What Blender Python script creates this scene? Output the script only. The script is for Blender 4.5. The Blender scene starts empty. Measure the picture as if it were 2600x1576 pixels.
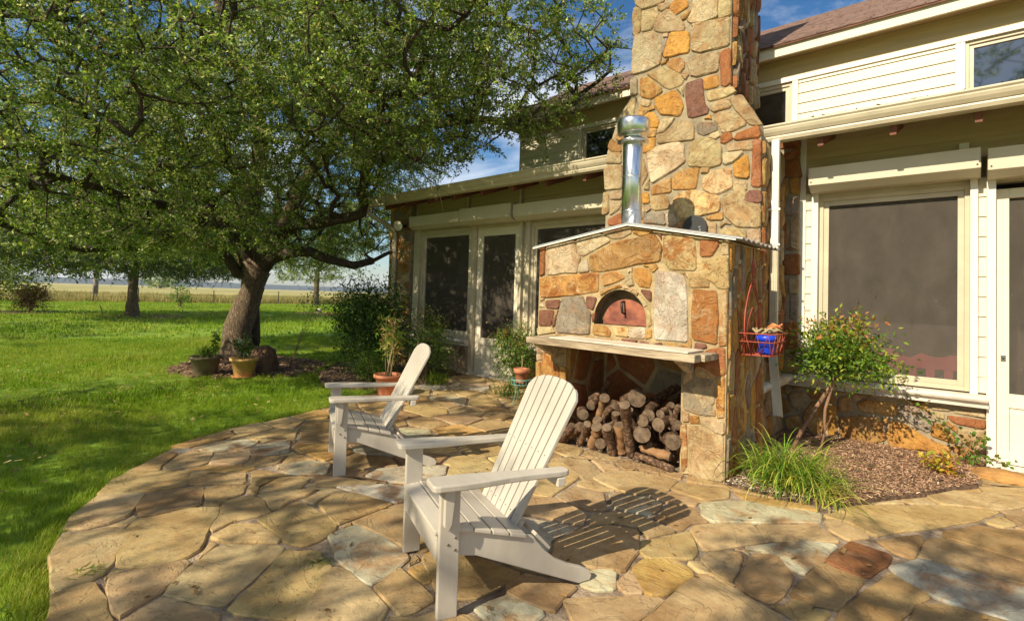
import bpy, math, random
import numpy as np
from mathutils import Vector, Matrix
from mathutils.noise import noise
random.seed(7); rng = np.random.default_rng(7)
SC = bpy.context.scene; COL = SC.collection
R = math.radians

# ------------------------------------------------------------------ camera
H = 1.35
yaw, pitch, roll = R(41.6), R(1.8), R(1.75)
fw = Vector((-math.sin(yaw)*math.cos(pitch), math.cos(yaw)*math.cos(pitch), math.sin(pitch)))
rt = Vector((math.cos(yaw), math.sin(yaw), 0)); up = rt.cross(fw)
r2 = rt*math.cos(roll)+up*math.sin(roll); u2 = up*math.cos(roll)-rt*math.sin(roll)
cam = bpy.data.cameras.new('camera'); camo = bpy.data.objects.new('camera', cam); COL.objects.link(camo)
M = Matrix((r2, u2, -fw)).transposed().to_4x4(); M.translation = (0, 0, H); camo.matrix_world = M
cam.sensor_width = 36; cam.lens = 36*1316/2600; cam.shift_y = -.0296; cam.clip_start = .05; cam.clip_end = 9000
SC.camera = camo
# ------------------------------------------------------------------ world and sun
w = bpy.data.worlds.new('World'); SC.world = w; w.use_nodes = True
nt = w.node_tree; nt.nodes.clear()
N = nt.nodes.new; L = nt.links.new
out = N('ShaderNodeOutputWorld'); bg = N('ShaderNodeBackground'); L(bg.outputs[0], out.inputs[0])
sky = N('ShaderNodeTexSky'); sky.sky_type = 'NISHITA'; sky.sun_disc = False
SUN_D = Vector((.08, 1, -.745)).normalized()          # the way the light travels
sky.sun_elevation = math.asin(-SUN_D.z); sky.sun_rotation = math.atan2(-SUN_D.x, -SUN_D.y)
sky.air_density = 1.0; sky.dust_density = .6; sky.ozone_density = 2.0; sky.altitude = 300
hs = N('ShaderNodeHueSaturation'); hs.inputs['Saturation'].default_value = 1.3; L(sky.outputs[0], hs.inputs['Color'])
tc = N('ShaderNodeTexCoord'); mp = N('ShaderNodeMapping'); mp.inputs['Scale'].default_value = (1, 1, 2.6); L(tc.outputs['Generated'], mp.inputs[0])
cn = N('ShaderNodeTexNoise'); cn.inputs['Scale'].default_value = 2.6; cn.inputs['Detail'].default_value = 7; cn.inputs['Roughness'].default_value = .58; cn.inputs['Distortion'].default_value = .3
L(mp.outputs[0], cn.inputs[0])
cr = N('ShaderNodeValToRGB'); cr.color_ramp.elements[0].position = .44; cr.color_ramp.elements[1].position = .66; L(cn.outputs[0], cr.inputs[0])
cm = N('ShaderNodeMath'); cm.operation = 'MULTIPLY'; cm.inputs[1].default_value = .8; L(cr.outputs[0], cm.inputs[0])
mx = N('ShaderNodeMixRGB'); mx.inputs['Color2'].default_value = (9.5, 9.6, 9.8, 1)
L(cm.outputs[0], mx.inputs['Fac']); L(hs.outputs[0], mx.inputs['Color1']); L(mx.outputs[0], bg.inputs[0])
bg.inputs[1].default_value = .088
sl = bpy.data.lights.new('sun', 'SUN'); sl.energy = 5.0; sl.angle = R(.53); sl.color = (1, .89, .69)
so = bpy.data.objects.new('sun', sl); COL.objects.link(so); so.rotation_euler = SUN_D.to_track_quat('-Z', 'Y').to_euler()
SC.view_settings.view_transform = 'Standard'; SC.view_settings.look = 'None'; SC.view_settings.exposure = .5; SC.view_settings.gamma = 1
SC.view_settings.use_curve_mapping = False
SC.cycles.max_bounces = 8; SC.cycles.transparent_max_bounces = 16; SC.cycles.diffuse_bounces = 4

# ------------------------------------------------------------------ materials
def mat(name): 
    m = bpy.data.materials.new(name); m.use_nodes = True
    n = m.node_tree; b = n.nodes['Principled BSDF']; return m, n, b
def nd(n, t, **k):
    o = n.nodes.new(t)
    for a, v in k.items():
        if a in o.inputs.keys(): o.inputs[a].default_value = v
        else: setattr(o, a, v)
    return o
def noise_bump(n, b, scale, strength, coord='Object', detail=6, dist=.01, stretch=(1, 1, 1)):
    t = nd(n, 'ShaderNodeTexCoord'); m = nd(n, 'ShaderNodeMapping'); m.inputs['Scale'].default_value = stretch
    n.links.new(t.outputs[coord], m.inputs[0])
    x = nd(n, 'ShaderNodeTexNoise', Scale=scale, Detail=detail, Roughness=.65); n.links.new(m.outputs[0], x.inputs[0])
    bp = nd(n, 'ShaderNodeBump', Strength=strength, Distance=dist); n.links.new(x.outputs[0], bp.inputs['Height']); n.links.new(bp.outputs[0], b.inputs['Normal'])
    return x, m
def simple(name, col, rough=.6, var=.15, scale=6, bump=.15, metal=0, stretch=(1, 1, 1), spec=.4, coord='Object', col2=None, dist=.01):
    m, n, b = mat(name)
    x, mp_ = noise_bump(n, b, scale*4, bump, coord, stretch=stretch, dist=dist)
    y = nd(n, 'ShaderNodeTexNoise', Scale=scale, Detail=5, Roughness=.6); n.links.new(mp_.outputs[0], y.inputs[0])
    c2 = col2 or tuple(max(0, c*(1-var*2)) for c in col)
    r = nd(n, 'ShaderNodeValToRGB'); r.color_ramp.elements[0].position = .35; r.color_ramp.elements[1].position = .62
    r.color_ramp.elements[0].color = (*c2, 1); r.color_ramp.elements[1].color = (*col, 1)
    n.links.new(y.outputs[0], r.inputs[0]); n.links.new(r.outputs[0], b.inputs['Base Color'])
    b.inputs['Roughness'].default_value = rough; b.inputs['Metallic'].default_value = metal; b.inputs['Specular IOR Level'].default_value = spec
    return m
def stone_mat(name, bump=.6, rough=.85, dist=.02, rust=(.34, .13, .03), pale=(.60, .50, .32), spec=.3, sc=1.0, stain=.55, step=.28):
    """takes its body colour from the object's own colour; alpha says how patchy it is"""
    m, n, b = mat(name); lk = n.links.new
    oi = nd(n, 'ShaderNodeObjectInfo'); t = nd(n, 'ShaderNodeTexCoord')
    ad = nd(n, 'ShaderNodeVectorMath', operation='ADD'); ml = nd(n, 'ShaderNodeMath', operation='MULTIPLY'); ml.inputs[1].default_value = 57.
    lk(oi.outputs['Random'], ml.inputs[0]); lk(t.outputs['Object'], ad.inputs[0]); lk(ml.outputs[0], ad.inputs[1])
    n1 = nd(n, 'ShaderNodeTexNoise', Scale=4.5*sc, Detail=8, Roughness=.65, Distortion=.8); lk(ad.outputs[0], n1.inputs[0])
    n2 = nd(n, 'ShaderNodeTexNoise', Scale=7*sc, Detail=9, Roughness=.7, Distortion=1.4); lk(ad.outputs[0], n2.inputs[0])
    n3 = nd(n, 'ShaderNodeTexNoise', Scale=55*sc, Detail=6, Roughness=.7); lk(ad.outputs[0], n3.inputs[0])
    r1 = nd(n, 'ShaderNodeValToRGB'); r1.color_ramp.elements[0].position = .47; r1.color_ramp.elements[1].position = .60; lk(n1.outputs[0], r1.inputs[0])
    r2_ = nd(n, 'ShaderNodeValToRGB'); r2_.color_ramp.elements[0].position = .52; r2_.color_ramp.elements[1].position = .66; lk(n2.outputs[0], r2_.inputs[0])
    a1 = nd(n, 'ShaderNodeMath', operation='MULTIPLY'); lk(r1.outputs[0], a1.inputs[0]); lk(oi.outputs['Alpha'], a1.inputs[1])
    a2 = nd(n, 'ShaderNodeMath', operation='MULTIPLY'); a2.inputs[1].default_value = .55; lk(r2_.outputs[0], a2.inputs[0])
    a3 = nd(n, 'ShaderNodeMath', operation='MULTIPLY'); lk(a2.outputs[0], a3.inputs[0]); lk(oi.outputs['Alpha'], a3.inputs[1])
    m1 = nd(n, 'ShaderNodeMixRGB'); m1.inputs['Color2'].default_value = (*rust, 1); lk(a1.outputs[0], m1.inputs['Fac']); lk(oi.outputs['Color'], m1.inputs['Color1'])
    m2 = nd(n, 'ShaderNodeMixRGB'); m2.inputs['Color2'].default_value = (*pale, 1); lk(a3.outputs[0], m2.inputs['Fac']); lk(m1.outputs[0], m2.inputs['Color1'])
    mr = nd(n, 'ShaderNodeMapRange'); mr.inputs['From Min'].default_value = .3; mr.inputs['From Max'].default_value = .7; mr.inputs['To Min'].default_value = .72; mr.inputs['To Max'].default_value = 1.18
    n4 = nd(n, 'ShaderNodeTexNoise', Scale=13*sc, Detail=8, Roughness=.75); lk(ad.outputs[0], n4.inputs[0]); lk(n4.outputs[0], mr.inputs[0])
    m3 = nd(n, 'ShaderNodeVectorMath', operation='SCALE'); lk(m2.outputs[0], m3.inputs[0]); lk(mr.outputs[0], m3.inputs['Scale'])
    n5 = nd(n, 'ShaderNodeTexNoise', Scale=2.2*sc, Detail=6, Roughness=.6, Distortion=.5); lk(ad.outputs[0], n5.inputs[0])
    r5 = nd(n, 'ShaderNodeValToRGB'); r5.color_ramp.elements[0].position = .36; r5.color_ramp.elements[1].position = .56; r5.color_ramp.elements[0].color = (.50, .40, .30, 1); lk(n5.outputs[0], r5.inputs[0])
    m4 = nd(n, 'ShaderNodeMixRGB', blend_type='MULTIPLY'); m4.inputs['Fac'].default_value = stain; lk(m3.outputs[0], m4.inputs['Color1']); lk(r5.outputs[0], m4.inputs['Color2'])
    mpv = nd(n, 'ShaderNodeMapping'); mpv.inputs['Scale'].default_value = (1, 1, 1); lk(ad.outputs[0], mpv.inputs[0])
    nv = nd(n, 'ShaderNodeTexNoise', Scale=2.6*sc, Detail=5, Roughness=.55, Distortion=.9); lk(mpv.outputs[0], nv.inputs[0])
    st = nd(n, 'ShaderNodeMath', operation='MULTIPLY'); st.inputs[1].default_value = 13; lk(nv.outputs[0], st.inputs[0])
    fl = nd(n, 'ShaderNodeMath', operation='FLOOR'); lk(st.outputs[0], fl.inputs[0]); fr_ = nd(n, 'ShaderNodeMath', operation='FRACT'); lk(st.outputs[0], fr_.inputs[0])
    rf_ = nd(n, 'ShaderNodeMapRange'); rf_.interpolation_type = 'SMOOTHSTEP'; rf_.inputs['From Min'].default_value = 0; rf_.inputs['From Max'].default_value = .16; lk(fr_.outputs[0], rf_.inputs[0])
    ht = nd(n, 'ShaderNodeMath', operation='ADD'); lk(fl.outputs[0], ht.inputs[0]); lk(rf_.outputs[0], ht.inputs[1])
    re_ = nd(n, 'ShaderNodeMapRange'); re_.inputs['From Min'].default_value = 0; re_.inputs['From Max'].default_value = .10; re_.inputs['To Min'].default_value = .62; lk(fr_.outputs[0], re_.inputs[0])
    m5 = nd(n, 'ShaderNodeVectorMath', operation='SCALE'); lk(m4.outputs[0], m5.inputs[0]); lk(re_.outputs[0], m5.inputs['Scale'])
    lk(m5.outputs[0], b.inputs['Base Color'])
    ha = nd(n, 'ShaderNodeMath', operation='MULTIPLY_ADD'); ha.inputs[1].default_value = .25; lk(n3.outputs[0], ha.inputs[0]); lk(n4.outputs[0], ha.inputs[2])
    hb = nd(n, 'ShaderNodeMath', operation='MULTIPLY_ADD'); hb.inputs[1].default_value = step; lk(ht.outputs[0], hb.inputs[0]); lk(ha.outputs[0], hb.inputs[2])
    bp = nd(n, 'ShaderNodeBump', Strength=bump, Distance=dist); lk(hb.outputs[0], bp.inputs['Height']); lk(bp.outputs[0], b.inputs['Normal'])
    b.inputs['Roughness'].default_value = rough; b.inputs['Specular IOR Level'].default_value = spec
    return m
def leaf_mat(name, trans=.42, rough=.5, spec=.3):
    m, n, b = mat(name); lk = n.links.new
    at = nd(n, 'ShaderNodeAttribute', attribute_name='Col'); lk(at.outputs['Color'], b.inputs['Base Color'])
    b.inputs['Roughness'].default_value = rough; b.inputs['Specular IOR Level'].default_value = spec
    tr = nd(n, 'ShaderNodeBsdfTranslucent'); hv = nd(n, 'ShaderNodeHueSaturation', Saturation=1.1, Value=1.5); hv.inputs['Hue'].default_value = .485
    lk(at.outputs['Color'], hv.inputs['Color']); lk(hv.outputs[0], tr.inputs[0])
    ms = nd(n, 'ShaderNodeMixShader'); ms.inputs[0].default_value = trans
    lk(b.outputs[0], ms.inputs[1]); lk(tr.outputs[0], ms.inputs[2]); lk(ms.outputs[0], n.nodes['Material Output'].inputs[0])
    return m
def grass_mat(name, cols, trans=.35, scale=.35):
    m, n, b = mat(name); lk = n.links.new
    g = nd(n, 'ShaderNodeNewGeometry'); oi = nd(n, 'ShaderNodeObjectInfo')
    x = nd(n, 'ShaderNodeTexNoise', Scale=scale, Detail=5, Roughness=.6); lk(g.outputs['Position'], x.inputs[0])
    s = nd(n, 'ShaderNodeMath', operation='MULTIPLY_ADD'); s.inputs[1].default_value = .38; lk(g.outputs['Random Per Island'], s.inputs[0]); lk(x.outputs[0], s.inputs[2])
    s2 = nd(n, 'ShaderNodeMath', operation='MULTIPLY_ADD'); s2.inputs[1].default_value = .15; lk(oi.outputs['Random'], s2.inputs[0]); lk(s.outputs[0], s2.inputs[2])
    r = nd(n, 'ShaderNodeValToRGB'); e = r.color_ramp.elements; e[0].position = .42; e[1].position = 1.25 if False else 1.0
    e[0].color = (*cols[0], 1); e[1].color = (*cols[-1], 1)
    for k, c in enumerate(cols[1:-1]):
        q = e.new(.42+.58*(k+1)/(len(cols)-1)); q.color = (*c, 1)
    lk(s2.outputs[0], r.inputs[0]); lk(r.outputs[0], b.inputs['Base Color']); b.inputs['Roughness'].default_value = .5; b.inputs['Specular IOR Level'].default_value = .25
    tr = nd(n, 'ShaderNodeBsdfTranslucent'); lk(r.outputs[0], tr.inputs[0]); ms = nd(n, 'ShaderNodeMixShader'); ms.inputs[0].default_value = trans
    lk(b.outputs[0], ms.inputs[1]); lk(tr.outputs[0], ms.inputs[2]); lk(ms.outputs[0], n.nodes['Material Output'].inputs[0])
    return m
def bark_mat(name, c1, c2, scale=14, stretch=(1, 1, .28), bump=1.0, dist=.03):
    m, n, b = mat(name); lk = n.links.new
    t = nd(n, 'ShaderNodeTexCoord'); mpn = nd(n, 'ShaderNodeMapping'); mpn.inputs['Scale'].default_value = stretch; lk(t.outputs['Object'], mpn.inputs[0])
    v = nd(n, 'ShaderNodeTexVoronoi', feature='DISTANCE_TO_EDGE', Scale=scale)
    x = nd(n, 'ShaderNodeTexNoise', Scale=scale*.6, Detail=7, Roughness=.7)
    dm = nd(n, 'ShaderNodeMixRGB'); dm.inputs['Fac'].default_value = .12; lk(mpn.outputs[0], dm.inputs['Color1']); lk(x.outputs['Color'], dm.inputs['Color2']); lk(mpn.outputs[0], x.inputs[0])
    lk(dm.outputs[0], v.inputs[0])
    r = nd(n, 'ShaderNodeValToRGB'); r.color_ramp.elements[0].color = (*c2, 1); r.color_ramp.elements[1].color = (*c1, 1); r.color_ramp.elements[1].position = .22
    lk(v.outputs[0], r.inputs[0])
    mm = nd(n, 'ShaderNodeMixRGB', blend_type='MULTIPLY'); mm.inputs['Fac'].default_value = .6; lk(r.outputs[0], mm.inputs['Color1'])
    r3 = nd(n, 'ShaderNodeValToRGB'); r3.color_ramp.elements[0].position = .3; r3.color_ramp.elements[1].position = .7; r3.color_ramp.elements[0].color = (.45, .42, .4, 1); lk(x.outputs[0], r3.inputs[0]); lk(r3.outputs[0], mm.inputs['Color2'])
    lk(mm.outputs[0], b.inputs['Base Color'])
    sm = nd(n, 'ShaderNodeMath', operation='MULTIPLY_ADD'); sm.inputs[1].default_value = .5; lk(x.outputs[0], sm.inputs[0]); lk(r.outputs[0], sm.inputs[2])
    bp = nd(n, 'ShaderNodeBump', Strength=bump, Distance=dist); lk(sm.outputs[0], bp.inputs['Height']); lk(bp.outputs[0], b.inputs['Normal'])
    b.inputs['Roughness'].default_value = .95; b.inputs['Specular IOR Level'].default_value = .15
    return m
def screen_mat(name, col, alpha):
    m, n, b = mat(name); lk = n.links.new
    t = nd(n, 'ShaderNodeTexCoord'); mpn = nd(n, 'ShaderNodeMapping'); mpn.inputs['Scale'].default_value = (1, 1, .5); lk(t.outputs['Object'], mpn.inputs[0])
    x = nd(n, 'ShaderNodeTexNoise', Scale=5, Detail=8, Roughness=.75); lk(mpn.outputs[0], x.inputs[0])
    r = nd(n, 'ShaderNodeValToRGB'); r.color_ramp.elements[0].position = .3; r.color_ramp.elements[1].position = .75; r.color_ramp.elements[0].color = (*[c*.7 for c in col], 1); r.color_ramp.elements[1].color = (*[c*1.25 for c in col], 1)
    lk(x.outputs[0], r.inputs[0])
    x2 = nd(n, 'ShaderNodeTexNoise', Scale=60, Detail=3, Roughness=.6); lk(t.outputs['Object'], x2.inputs[0])
    r4 = nd(n, 'ShaderNodeValToRGB'); r4.color_ramp.elements[0].position = .70; r4.color_ramp.elements[1].position = .76; lk(x2.outputs[0], r4.inputs[0])
    mm = nd(n, 'ShaderNodeMixRGB'); mm.inputs['Color2'].default_value = (.4, .38, .34, 1); lk(r4.outputs[0], mm.inputs['Fac']); lk(r.outputs[0], mm.inputs['Color1'])
    lk(mm.outputs[0], b.inputs['Base Color']); b.inputs['Roughness'].default_value = .7; b.inputs['Specular IOR Level'].default_value = .2
    tr = nd(n, 'ShaderNodeBsdfTransparent'); ms = nd(n, 'ShaderNodeMixShader'); ms.inputs[0].default_value = alpha
    lk(b.outputs[0], ms.inputs[1]); lk(tr.outputs[0], ms.inputs[2]); lk(ms.outputs[0], n.nodes['Material Output'].inputs[0])
    return m

MT = {}
MT['flag'] = stone_mat('flagstone', bump=.6, dist=.018, sc=.8, stain=.6, step=.22, rust=(.36, .17, .05))
MT['stone'] = stone_mat('wall_stone', bump=.9, dist=.024, sc=1.3)
MT['mortar'] = simple('mortar', (.47, .35, .18), .95, .2, 8, .8, dist=.02)
MT['mortar_g'] = simple('grey_mortar', (.37, .30, .19), .95, .2, 8, .8, dist=.02)
MT['joint'] = simple('patio_joint', (.46, .35, .24), .95, .3, 9, .9, col2=(.16, .11, .07), dist=.03)
MT['siding'] = simple('siding_paint', (.74, .665, .50), .55, .05, 3, .06, stretch=(.4, 1, 6))
MT['white'] = simple('white_trim', (.76, .71, .60), .45, .04, 3, .03)
MT['gut'] = simple('gutter_paint', (.58, .50, .35), .4, .08, 4, .04)
MT['tan'] = simple('tan_paint', (.56, .48, .33), .5, .06, 4, .05)
MT['shut'] = simple('shutter_metal', (.60, .53, .38), .35, .04, 3, .02)
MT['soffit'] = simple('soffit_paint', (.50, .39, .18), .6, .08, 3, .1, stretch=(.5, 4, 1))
MT['rafter'] = simple('rafter_wood', (.20, .07, .035), .7, .2, 6, .2)
MT['shingle'] = simple('shingles', (.25, .155, .12), .95, .28, 9, .6, stretch=(1, 2.2, 2.2), dist=.02)
MT['screen'] = screen_mat('window_screen', (.12, .10, .078), .42)
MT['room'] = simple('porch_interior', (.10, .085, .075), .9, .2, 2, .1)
MT['sill'] = simple('cast_stone_sill', (.66, .60, .50), .8, .12, 5, .3)
MT['pinkb'] = simple('pink_bench_paint', (.55, .12, .14), .6, .1, 4, .1)
MT['plastic'] = simple('chair_plastic', (.53, .475, .39), .45, .08, 2.2, .05, stretch=(1, 3, 1))
MT['bolt'] = simple('steel_bolt', (.35, .33, .3), .35, .1, 5, .05, metal=1)
MT['galv'] = simple('galvanised_steel', (.78, .79, .80), .24, .12, 5, .12, metal=1, stretch=(1, 1, .3))
MT['sheet'] = simple('sheet_roof', (.75, .76, .77), .35, .1, 4, .1, metal=.8)
MT['rust'] = simple('rusty_steel', (.38, .13, .07), .65, .25, 9, .5, metal=.2, col2=(.17, .055, .04))
MT['dark'] = simple('dark_iron', (.03, .03, .03), .5, .1, 5, .1)
MT['soot'] = simple('arch_firebrick', (.16, .11, .055), .9, .3, 7, .4)
MT['wood'] = simple('weathered_wood', (.52, .42, .28), .9, .3, 4, .7, stretch=(.7, 5, 5), col2=(.25, .18, .11), dist=.015)
MT['tile'] = simple('travertine_tile', (.72, .62, .48), .6, .12, 6, .2)
MT['terra'] = simple('terracotta', (.56, .21, .10), .8, .18, 6, .3)
MT['yterra'] = simple('ochre_pot', (.55, .32, .10), .75, .15, 6, .25)
MT['bterra'] = simple('brown_pot', (.17, .12, .07), .85, .25, 7, .4)
MT['soil'] = simple('potting_soil', (.06, .04, .025), .95, .3, 12, .8)
MT['mulch'] = simple('mulch_soil', (.30, .18, .11), .95, .35, 20, 1, dist=.03)
MT['redwire'] = simple('red_wire', (.42, .09, .05), .5, .2, 6, .2)
MT['blue'] = simple('blue_plastic', (.015, .06, .62), .35, .1, 4, .03)
MT['hose'] = simple('orange_cord', (.70, .27, .10), .5, .1, 5, .1)
MT['green'] = simple('green_wire', (.20, .42, .33), .5, .1, 6, .1)
MT['black'] = simple('black_plastic', (.03, .03, .03), .4, .1, 6, .1)
MT['rock'] = simple('boulder', (.17, .09, .05), .9, .3, 4, .7, dist=.04)
MT['orock'] = simple('orange_rock', (.50, .26, .08), .9, .25, 5, .5, dist=.03)
MT['lbark'] = bark_mat('firewood_bark', (.27, .165, .10), (.06, .035, .022), 22, (1, 1, 1), 1.0, .02)
MT['lwood'] = simple('firewood_end', (.21, .145, .09), .9, .25, 22, 1, col2=(.10, .065, .04))
MT['split'] = simple('split_wood', (.36, .20, .09), .85, .25, 9, .8, col2=(.17, .09, .045))
MT['bark'] = bark_mat('oak_bark', (.30, .22, .145), (.09, .062, .042), 34, (1, 1, .22), 1.0, .03)
MT['bark2'] = bark_mat('limb_bark', (.13, .10, .075), (.04, .03, .022), 36, (1, 1, .6), .8, .02)
MT['stem'] = simple('brown_stem', (.28, .16, .09), .85, .25, 12, .5)
MT['cane'] = simple('cane_stem', (.42, .33, .17), .7, .2, 12, .3)
MT['post'] = simple('weathered_post', (.30, .26, .22), .9, .3, 8, .6)
MT['steel'] = simple('fence_steel', (.12, .09, .07), .8, .2, 8, .2)
MT['oakleaf'] = leaf_mat('oak_leaf', .40, .45, .4)
MT['leaf'] = leaf_mat('shrub_leaf', .35)
MT['chip'] = leaf_mat('dry_chip', .0, .9, .1)
MT['grass'] = grass_mat('lawn_blades', [(.075, .15, .006), (.16, .28, .008), (.26, .38, .012), (.42, .42, .07)], .42)
MT['fieldg'] = grass_mat('field_blades', [(.10, .14, .02), (.30, .27, .07), (.50, .40, .15)], .3, .12)
MT['lawn'] = simple('lawn_soil', (.19, .29, .014), .95, .25, 1.2, .9, col2=(.12, .21, .010), dist=.04)
MT['field'] = simple('dry_field', (.44, .36, .12), .95, .2, .08, .8, col2=(.27, .27, .08), dist=.2)
MT['twig'] = simple('pale_twig', (.34, .27, .17), .8, .2, 6, .1)
MT['hill'] = simple('wooded_hill', (.03, .05, .035), .95, .3, .02, .8, dist=3)
MT['red_soil'] = simple('orange_soil', (.42, .20, .09), .95, .2, 2, .5)
g_, n_, b_ = mat('window_glass'); b_.inputs['Base Color'].default_value = (.012, .016, .018, 1); b_.inputs['Roughness'].default_value = .03; b_.inputs['Specular IOR Level'].default_value = 1.0; b_.inputs['IOR'].default_value = 1.9
MT['glass'] = g_

# ------------------------------------------------------------------ mesh helpers
def meta(o, label=None, cat=None, group=None, kind=None):
    if label: o['label'] = label
    if cat: o['category'] = cat
    if group: o['group'] = group
    if kind: o['kind'] = kind
    return o
def empty(name, loc, label=None, cat=None, group=None, kind=None):
    o = bpy.data.objects.new(name, None); COL.objects.link(o); o.location = loc; o.empty_display_size = .1
    return meta(o, label, cat, group, kind)
def wloc(p):
    v = Vector((0, 0, 0))
    while p is not None: v = v+p.location; p = p.parent
    return v
class MB:
    def __init__(s): s.v = []; s.f = []; s.mi = []
    def add(s, v, f, m=0):
        o = len(s.v); s.v += [tuple(q) for q in v]; s.f += [tuple(i+o for i in q) for q in f]; s.mi += [m]*len(f); return s
    def box(s, a, b, m=0):
        (x0, y0, z0), (x1, y1, z1) = a, b
        v = [(x0,y0,z0),(x1,y0,z0),(x1,y1,z0),(x0,y1,z0),(x0,y0,z1),(x1,y0,z1),(x1,y1,z1),(x0,y1,z1)]
        return s.add(v, [(0,3,2,1),(4,5,6,7),(0,1,5,4),(1,2,6,5),(2,3,7,6),(3,0,4,7)], m)
    def prism(s, poly, fn, a, b, m=0):
        """poly (u,v) swept from a to b; fn(u,v,w) gives the point"""
        n = len(poly); v = [fn(u, q, a) for u, q in poly]+[fn(u, q, b) for u, q in poly]
        f = [tuple(range(n))[::-1], tuple(range(n, 2*n))]+[(i, (i+1) % n, n+(i+1) % n, n+i) for i in range(n)]
        return s.add(v, f, m)
    def tube(s, pts, rad, n=8, m=0, cap=True, jit=0):
        pts = [Vector(p) for p in pts]; rad = rad if hasattr(rad, '__len__') else [rad]*len(pts)
        v = []; pu = None
        for i, p in enumerate(pts):
            d = (pts[min(i+1, len(pts)-1)]-pts[max(i-1, 0)]).normalized()
            if pu is None: pu = d.orthogonal().normalized()
            pu = (pu-d*pu.dot(d)).normalized(); q = d.cross(pu)
            for k in range(n):
                a = 2*math.pi*k/n; rr = rad[i]*(1+jit*random.uniform(-1, 1))
                v.append(p+pu*math.cos(a)*rr+q*math.sin(a)*rr)
        f = [(i*n+k, i*n+(k+1) % n, (i+1)*n+(k+1) % n, (i+1)*n+k) for i in range(len(pts)-1) for k in range(n)]
        if cap: f += [tuple(range(n))[::-1], tuple(range((len(pts)-1)*n, len(pts)*n))]
        return s.add(v, f, m)
    def lathe(s, c, prof, n=24, m=0, rx=1, ry=1):
        v = [(c[0]+r*math.cos(2*math.pi*k/n)*rx, c[1]+r*math.sin(2*math.pi*k/n)*ry, c[2]+z) for r, z in prof for k in range(n)]
        f = [(i*n+k, i*n+(k+1) % n, (i+1)*n+(k+1) % n, (i+1)*n+k) for i in range(len(prof)-1) for k in range(n)]
        if prof[0][0] > 0: f.append(tuple(range(n))[::-1])
        if prof[-1][0] > 0: f.append(tuple(range((len(prof)-1)*n, len(prof)*n)))
        return s.add(v, f, m)
    def build(s, name, mats, parent=None, smooth=False, bevel=0, **k):
        me = bpy.data.meshes.new(name); L0 = wloc(parent)
        me.from_pydata([(x-L0.x, y-L0.y, z-L0.z) for x, y, z in s.v], [], s.f)
        mats = mats if isinstance(mats, (list, tuple)) else [mats]
        for q in mats: me.materials.append(MT[q] if isinstance(q, str) else q)
        if len(mats) > 1: me.polygons.foreach_set('material_index', s.mi)
        if smooth: me.polygons.foreach_set('use_smooth', [len(f) == 4 for f in s.f])
        me.update(); o = bpy.data.objects.new(name, me); COL.objects.link(o); o.parent = parent
        if bevel:
            b = o.modifiers.new('bevel', 'BEVEL'); b.width = bevel; b.segments = 2; b.limit_method = 'ANGLE'; b.angle_limit = R(35)
        return meta(o, **k)
def box(name, a, b, m, parent=None, bevel=0, **k): return MB().box(a, b).build(name, m, parent, bevel=bevel, **k)
def quads(name, V, m, parent=None, cols=None, tri=False, smooth=False, faces=None, **k):
    """V (n,4,3) loose quads, or vertices with faces given"""
    me = bpy.data.meshes.new(name); L0 = wloc(parent); V = np.asarray(V, dtype=np.float32)
    if faces is None:
        n, c = V.shape[:2]; P = V.reshape(-1, 3)
        F = np.arange(n*c, dtype=np.int32); starts = np.arange(0, n*c, c, dtype=np.int32)
    else:
        P = V; c = faces.shape[1]; F = faces.reshape(-1).astype(np.int32); n = len(faces); starts = np.arange(0, n*c, c, dtype=np.int32)
    me.vertices.add(len(P)); me.vertices.foreach_set('co', (P-np.array(L0, dtype=np.float32)).reshape(-1))
    me.loops.add(len(F)); me.loops.foreach_set('vertex_index', F); me.polygons.add(n); me.polygons.foreach_set('loop_start', starts)
    me.update(calc_edges=True)
    if cols is not None:
        a = me.color_attributes.new('Col', 'FLOAT_COLOR', 'POINT'); cc = np.ones((len(P), 4), dtype=np.float32)
        cc[:, :3] = np.repeat(cols, c, axis=0) if faces is None else cols
        a.data.foreach_set('color', cc.reshape(-1))
    if smooth: me.polygons.foreach_set('use_smooth', np.ones(n, dtype=bool))
    me.materials.append(MT[m] if isinstance(m, str) else m)
    o = bpy.data.objects.new(name, me); COL.objects.link(o); o.parent = parent
    return meta(o, **k)
def unit(v): return v/np.maximum(np.linalg.norm(v, axis=-1, keepdims=True), 1e-9)
def leaf_quads(P, D, ln, wd, upbias=.5):
    """P base points, D growing directions, arrays"""
    n = len(P); r = rng.normal(size=(n, 3)); r[:, 2] += upbias*1.2; r[:, 1] -= upbias*.9; nrm = unit(r-D*np.sum(r*D, 1, keepdims=True))
    s = np.cross(D, nrm); ln = np.broadcast_to(ln, n)[:, None]; wd = np.broadcast_to(wd, n)[:, None]
    a = P; c = P+D*ln-nrm*ln*.12; m_ = P+D*ln*.5+nrm*ln*.06
    return np.stack([a, m_+s*wd*.5, c, m_-s*wd*.5], 1)
def palette(n, cols, wts=None, jit=.18):
    c = np.array(cols)[rng.choice(len(cols), n, p=wts)]; return np.clip(c*(1+rng.normal(size=(n, 1))*jit), .003, 1)

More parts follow.
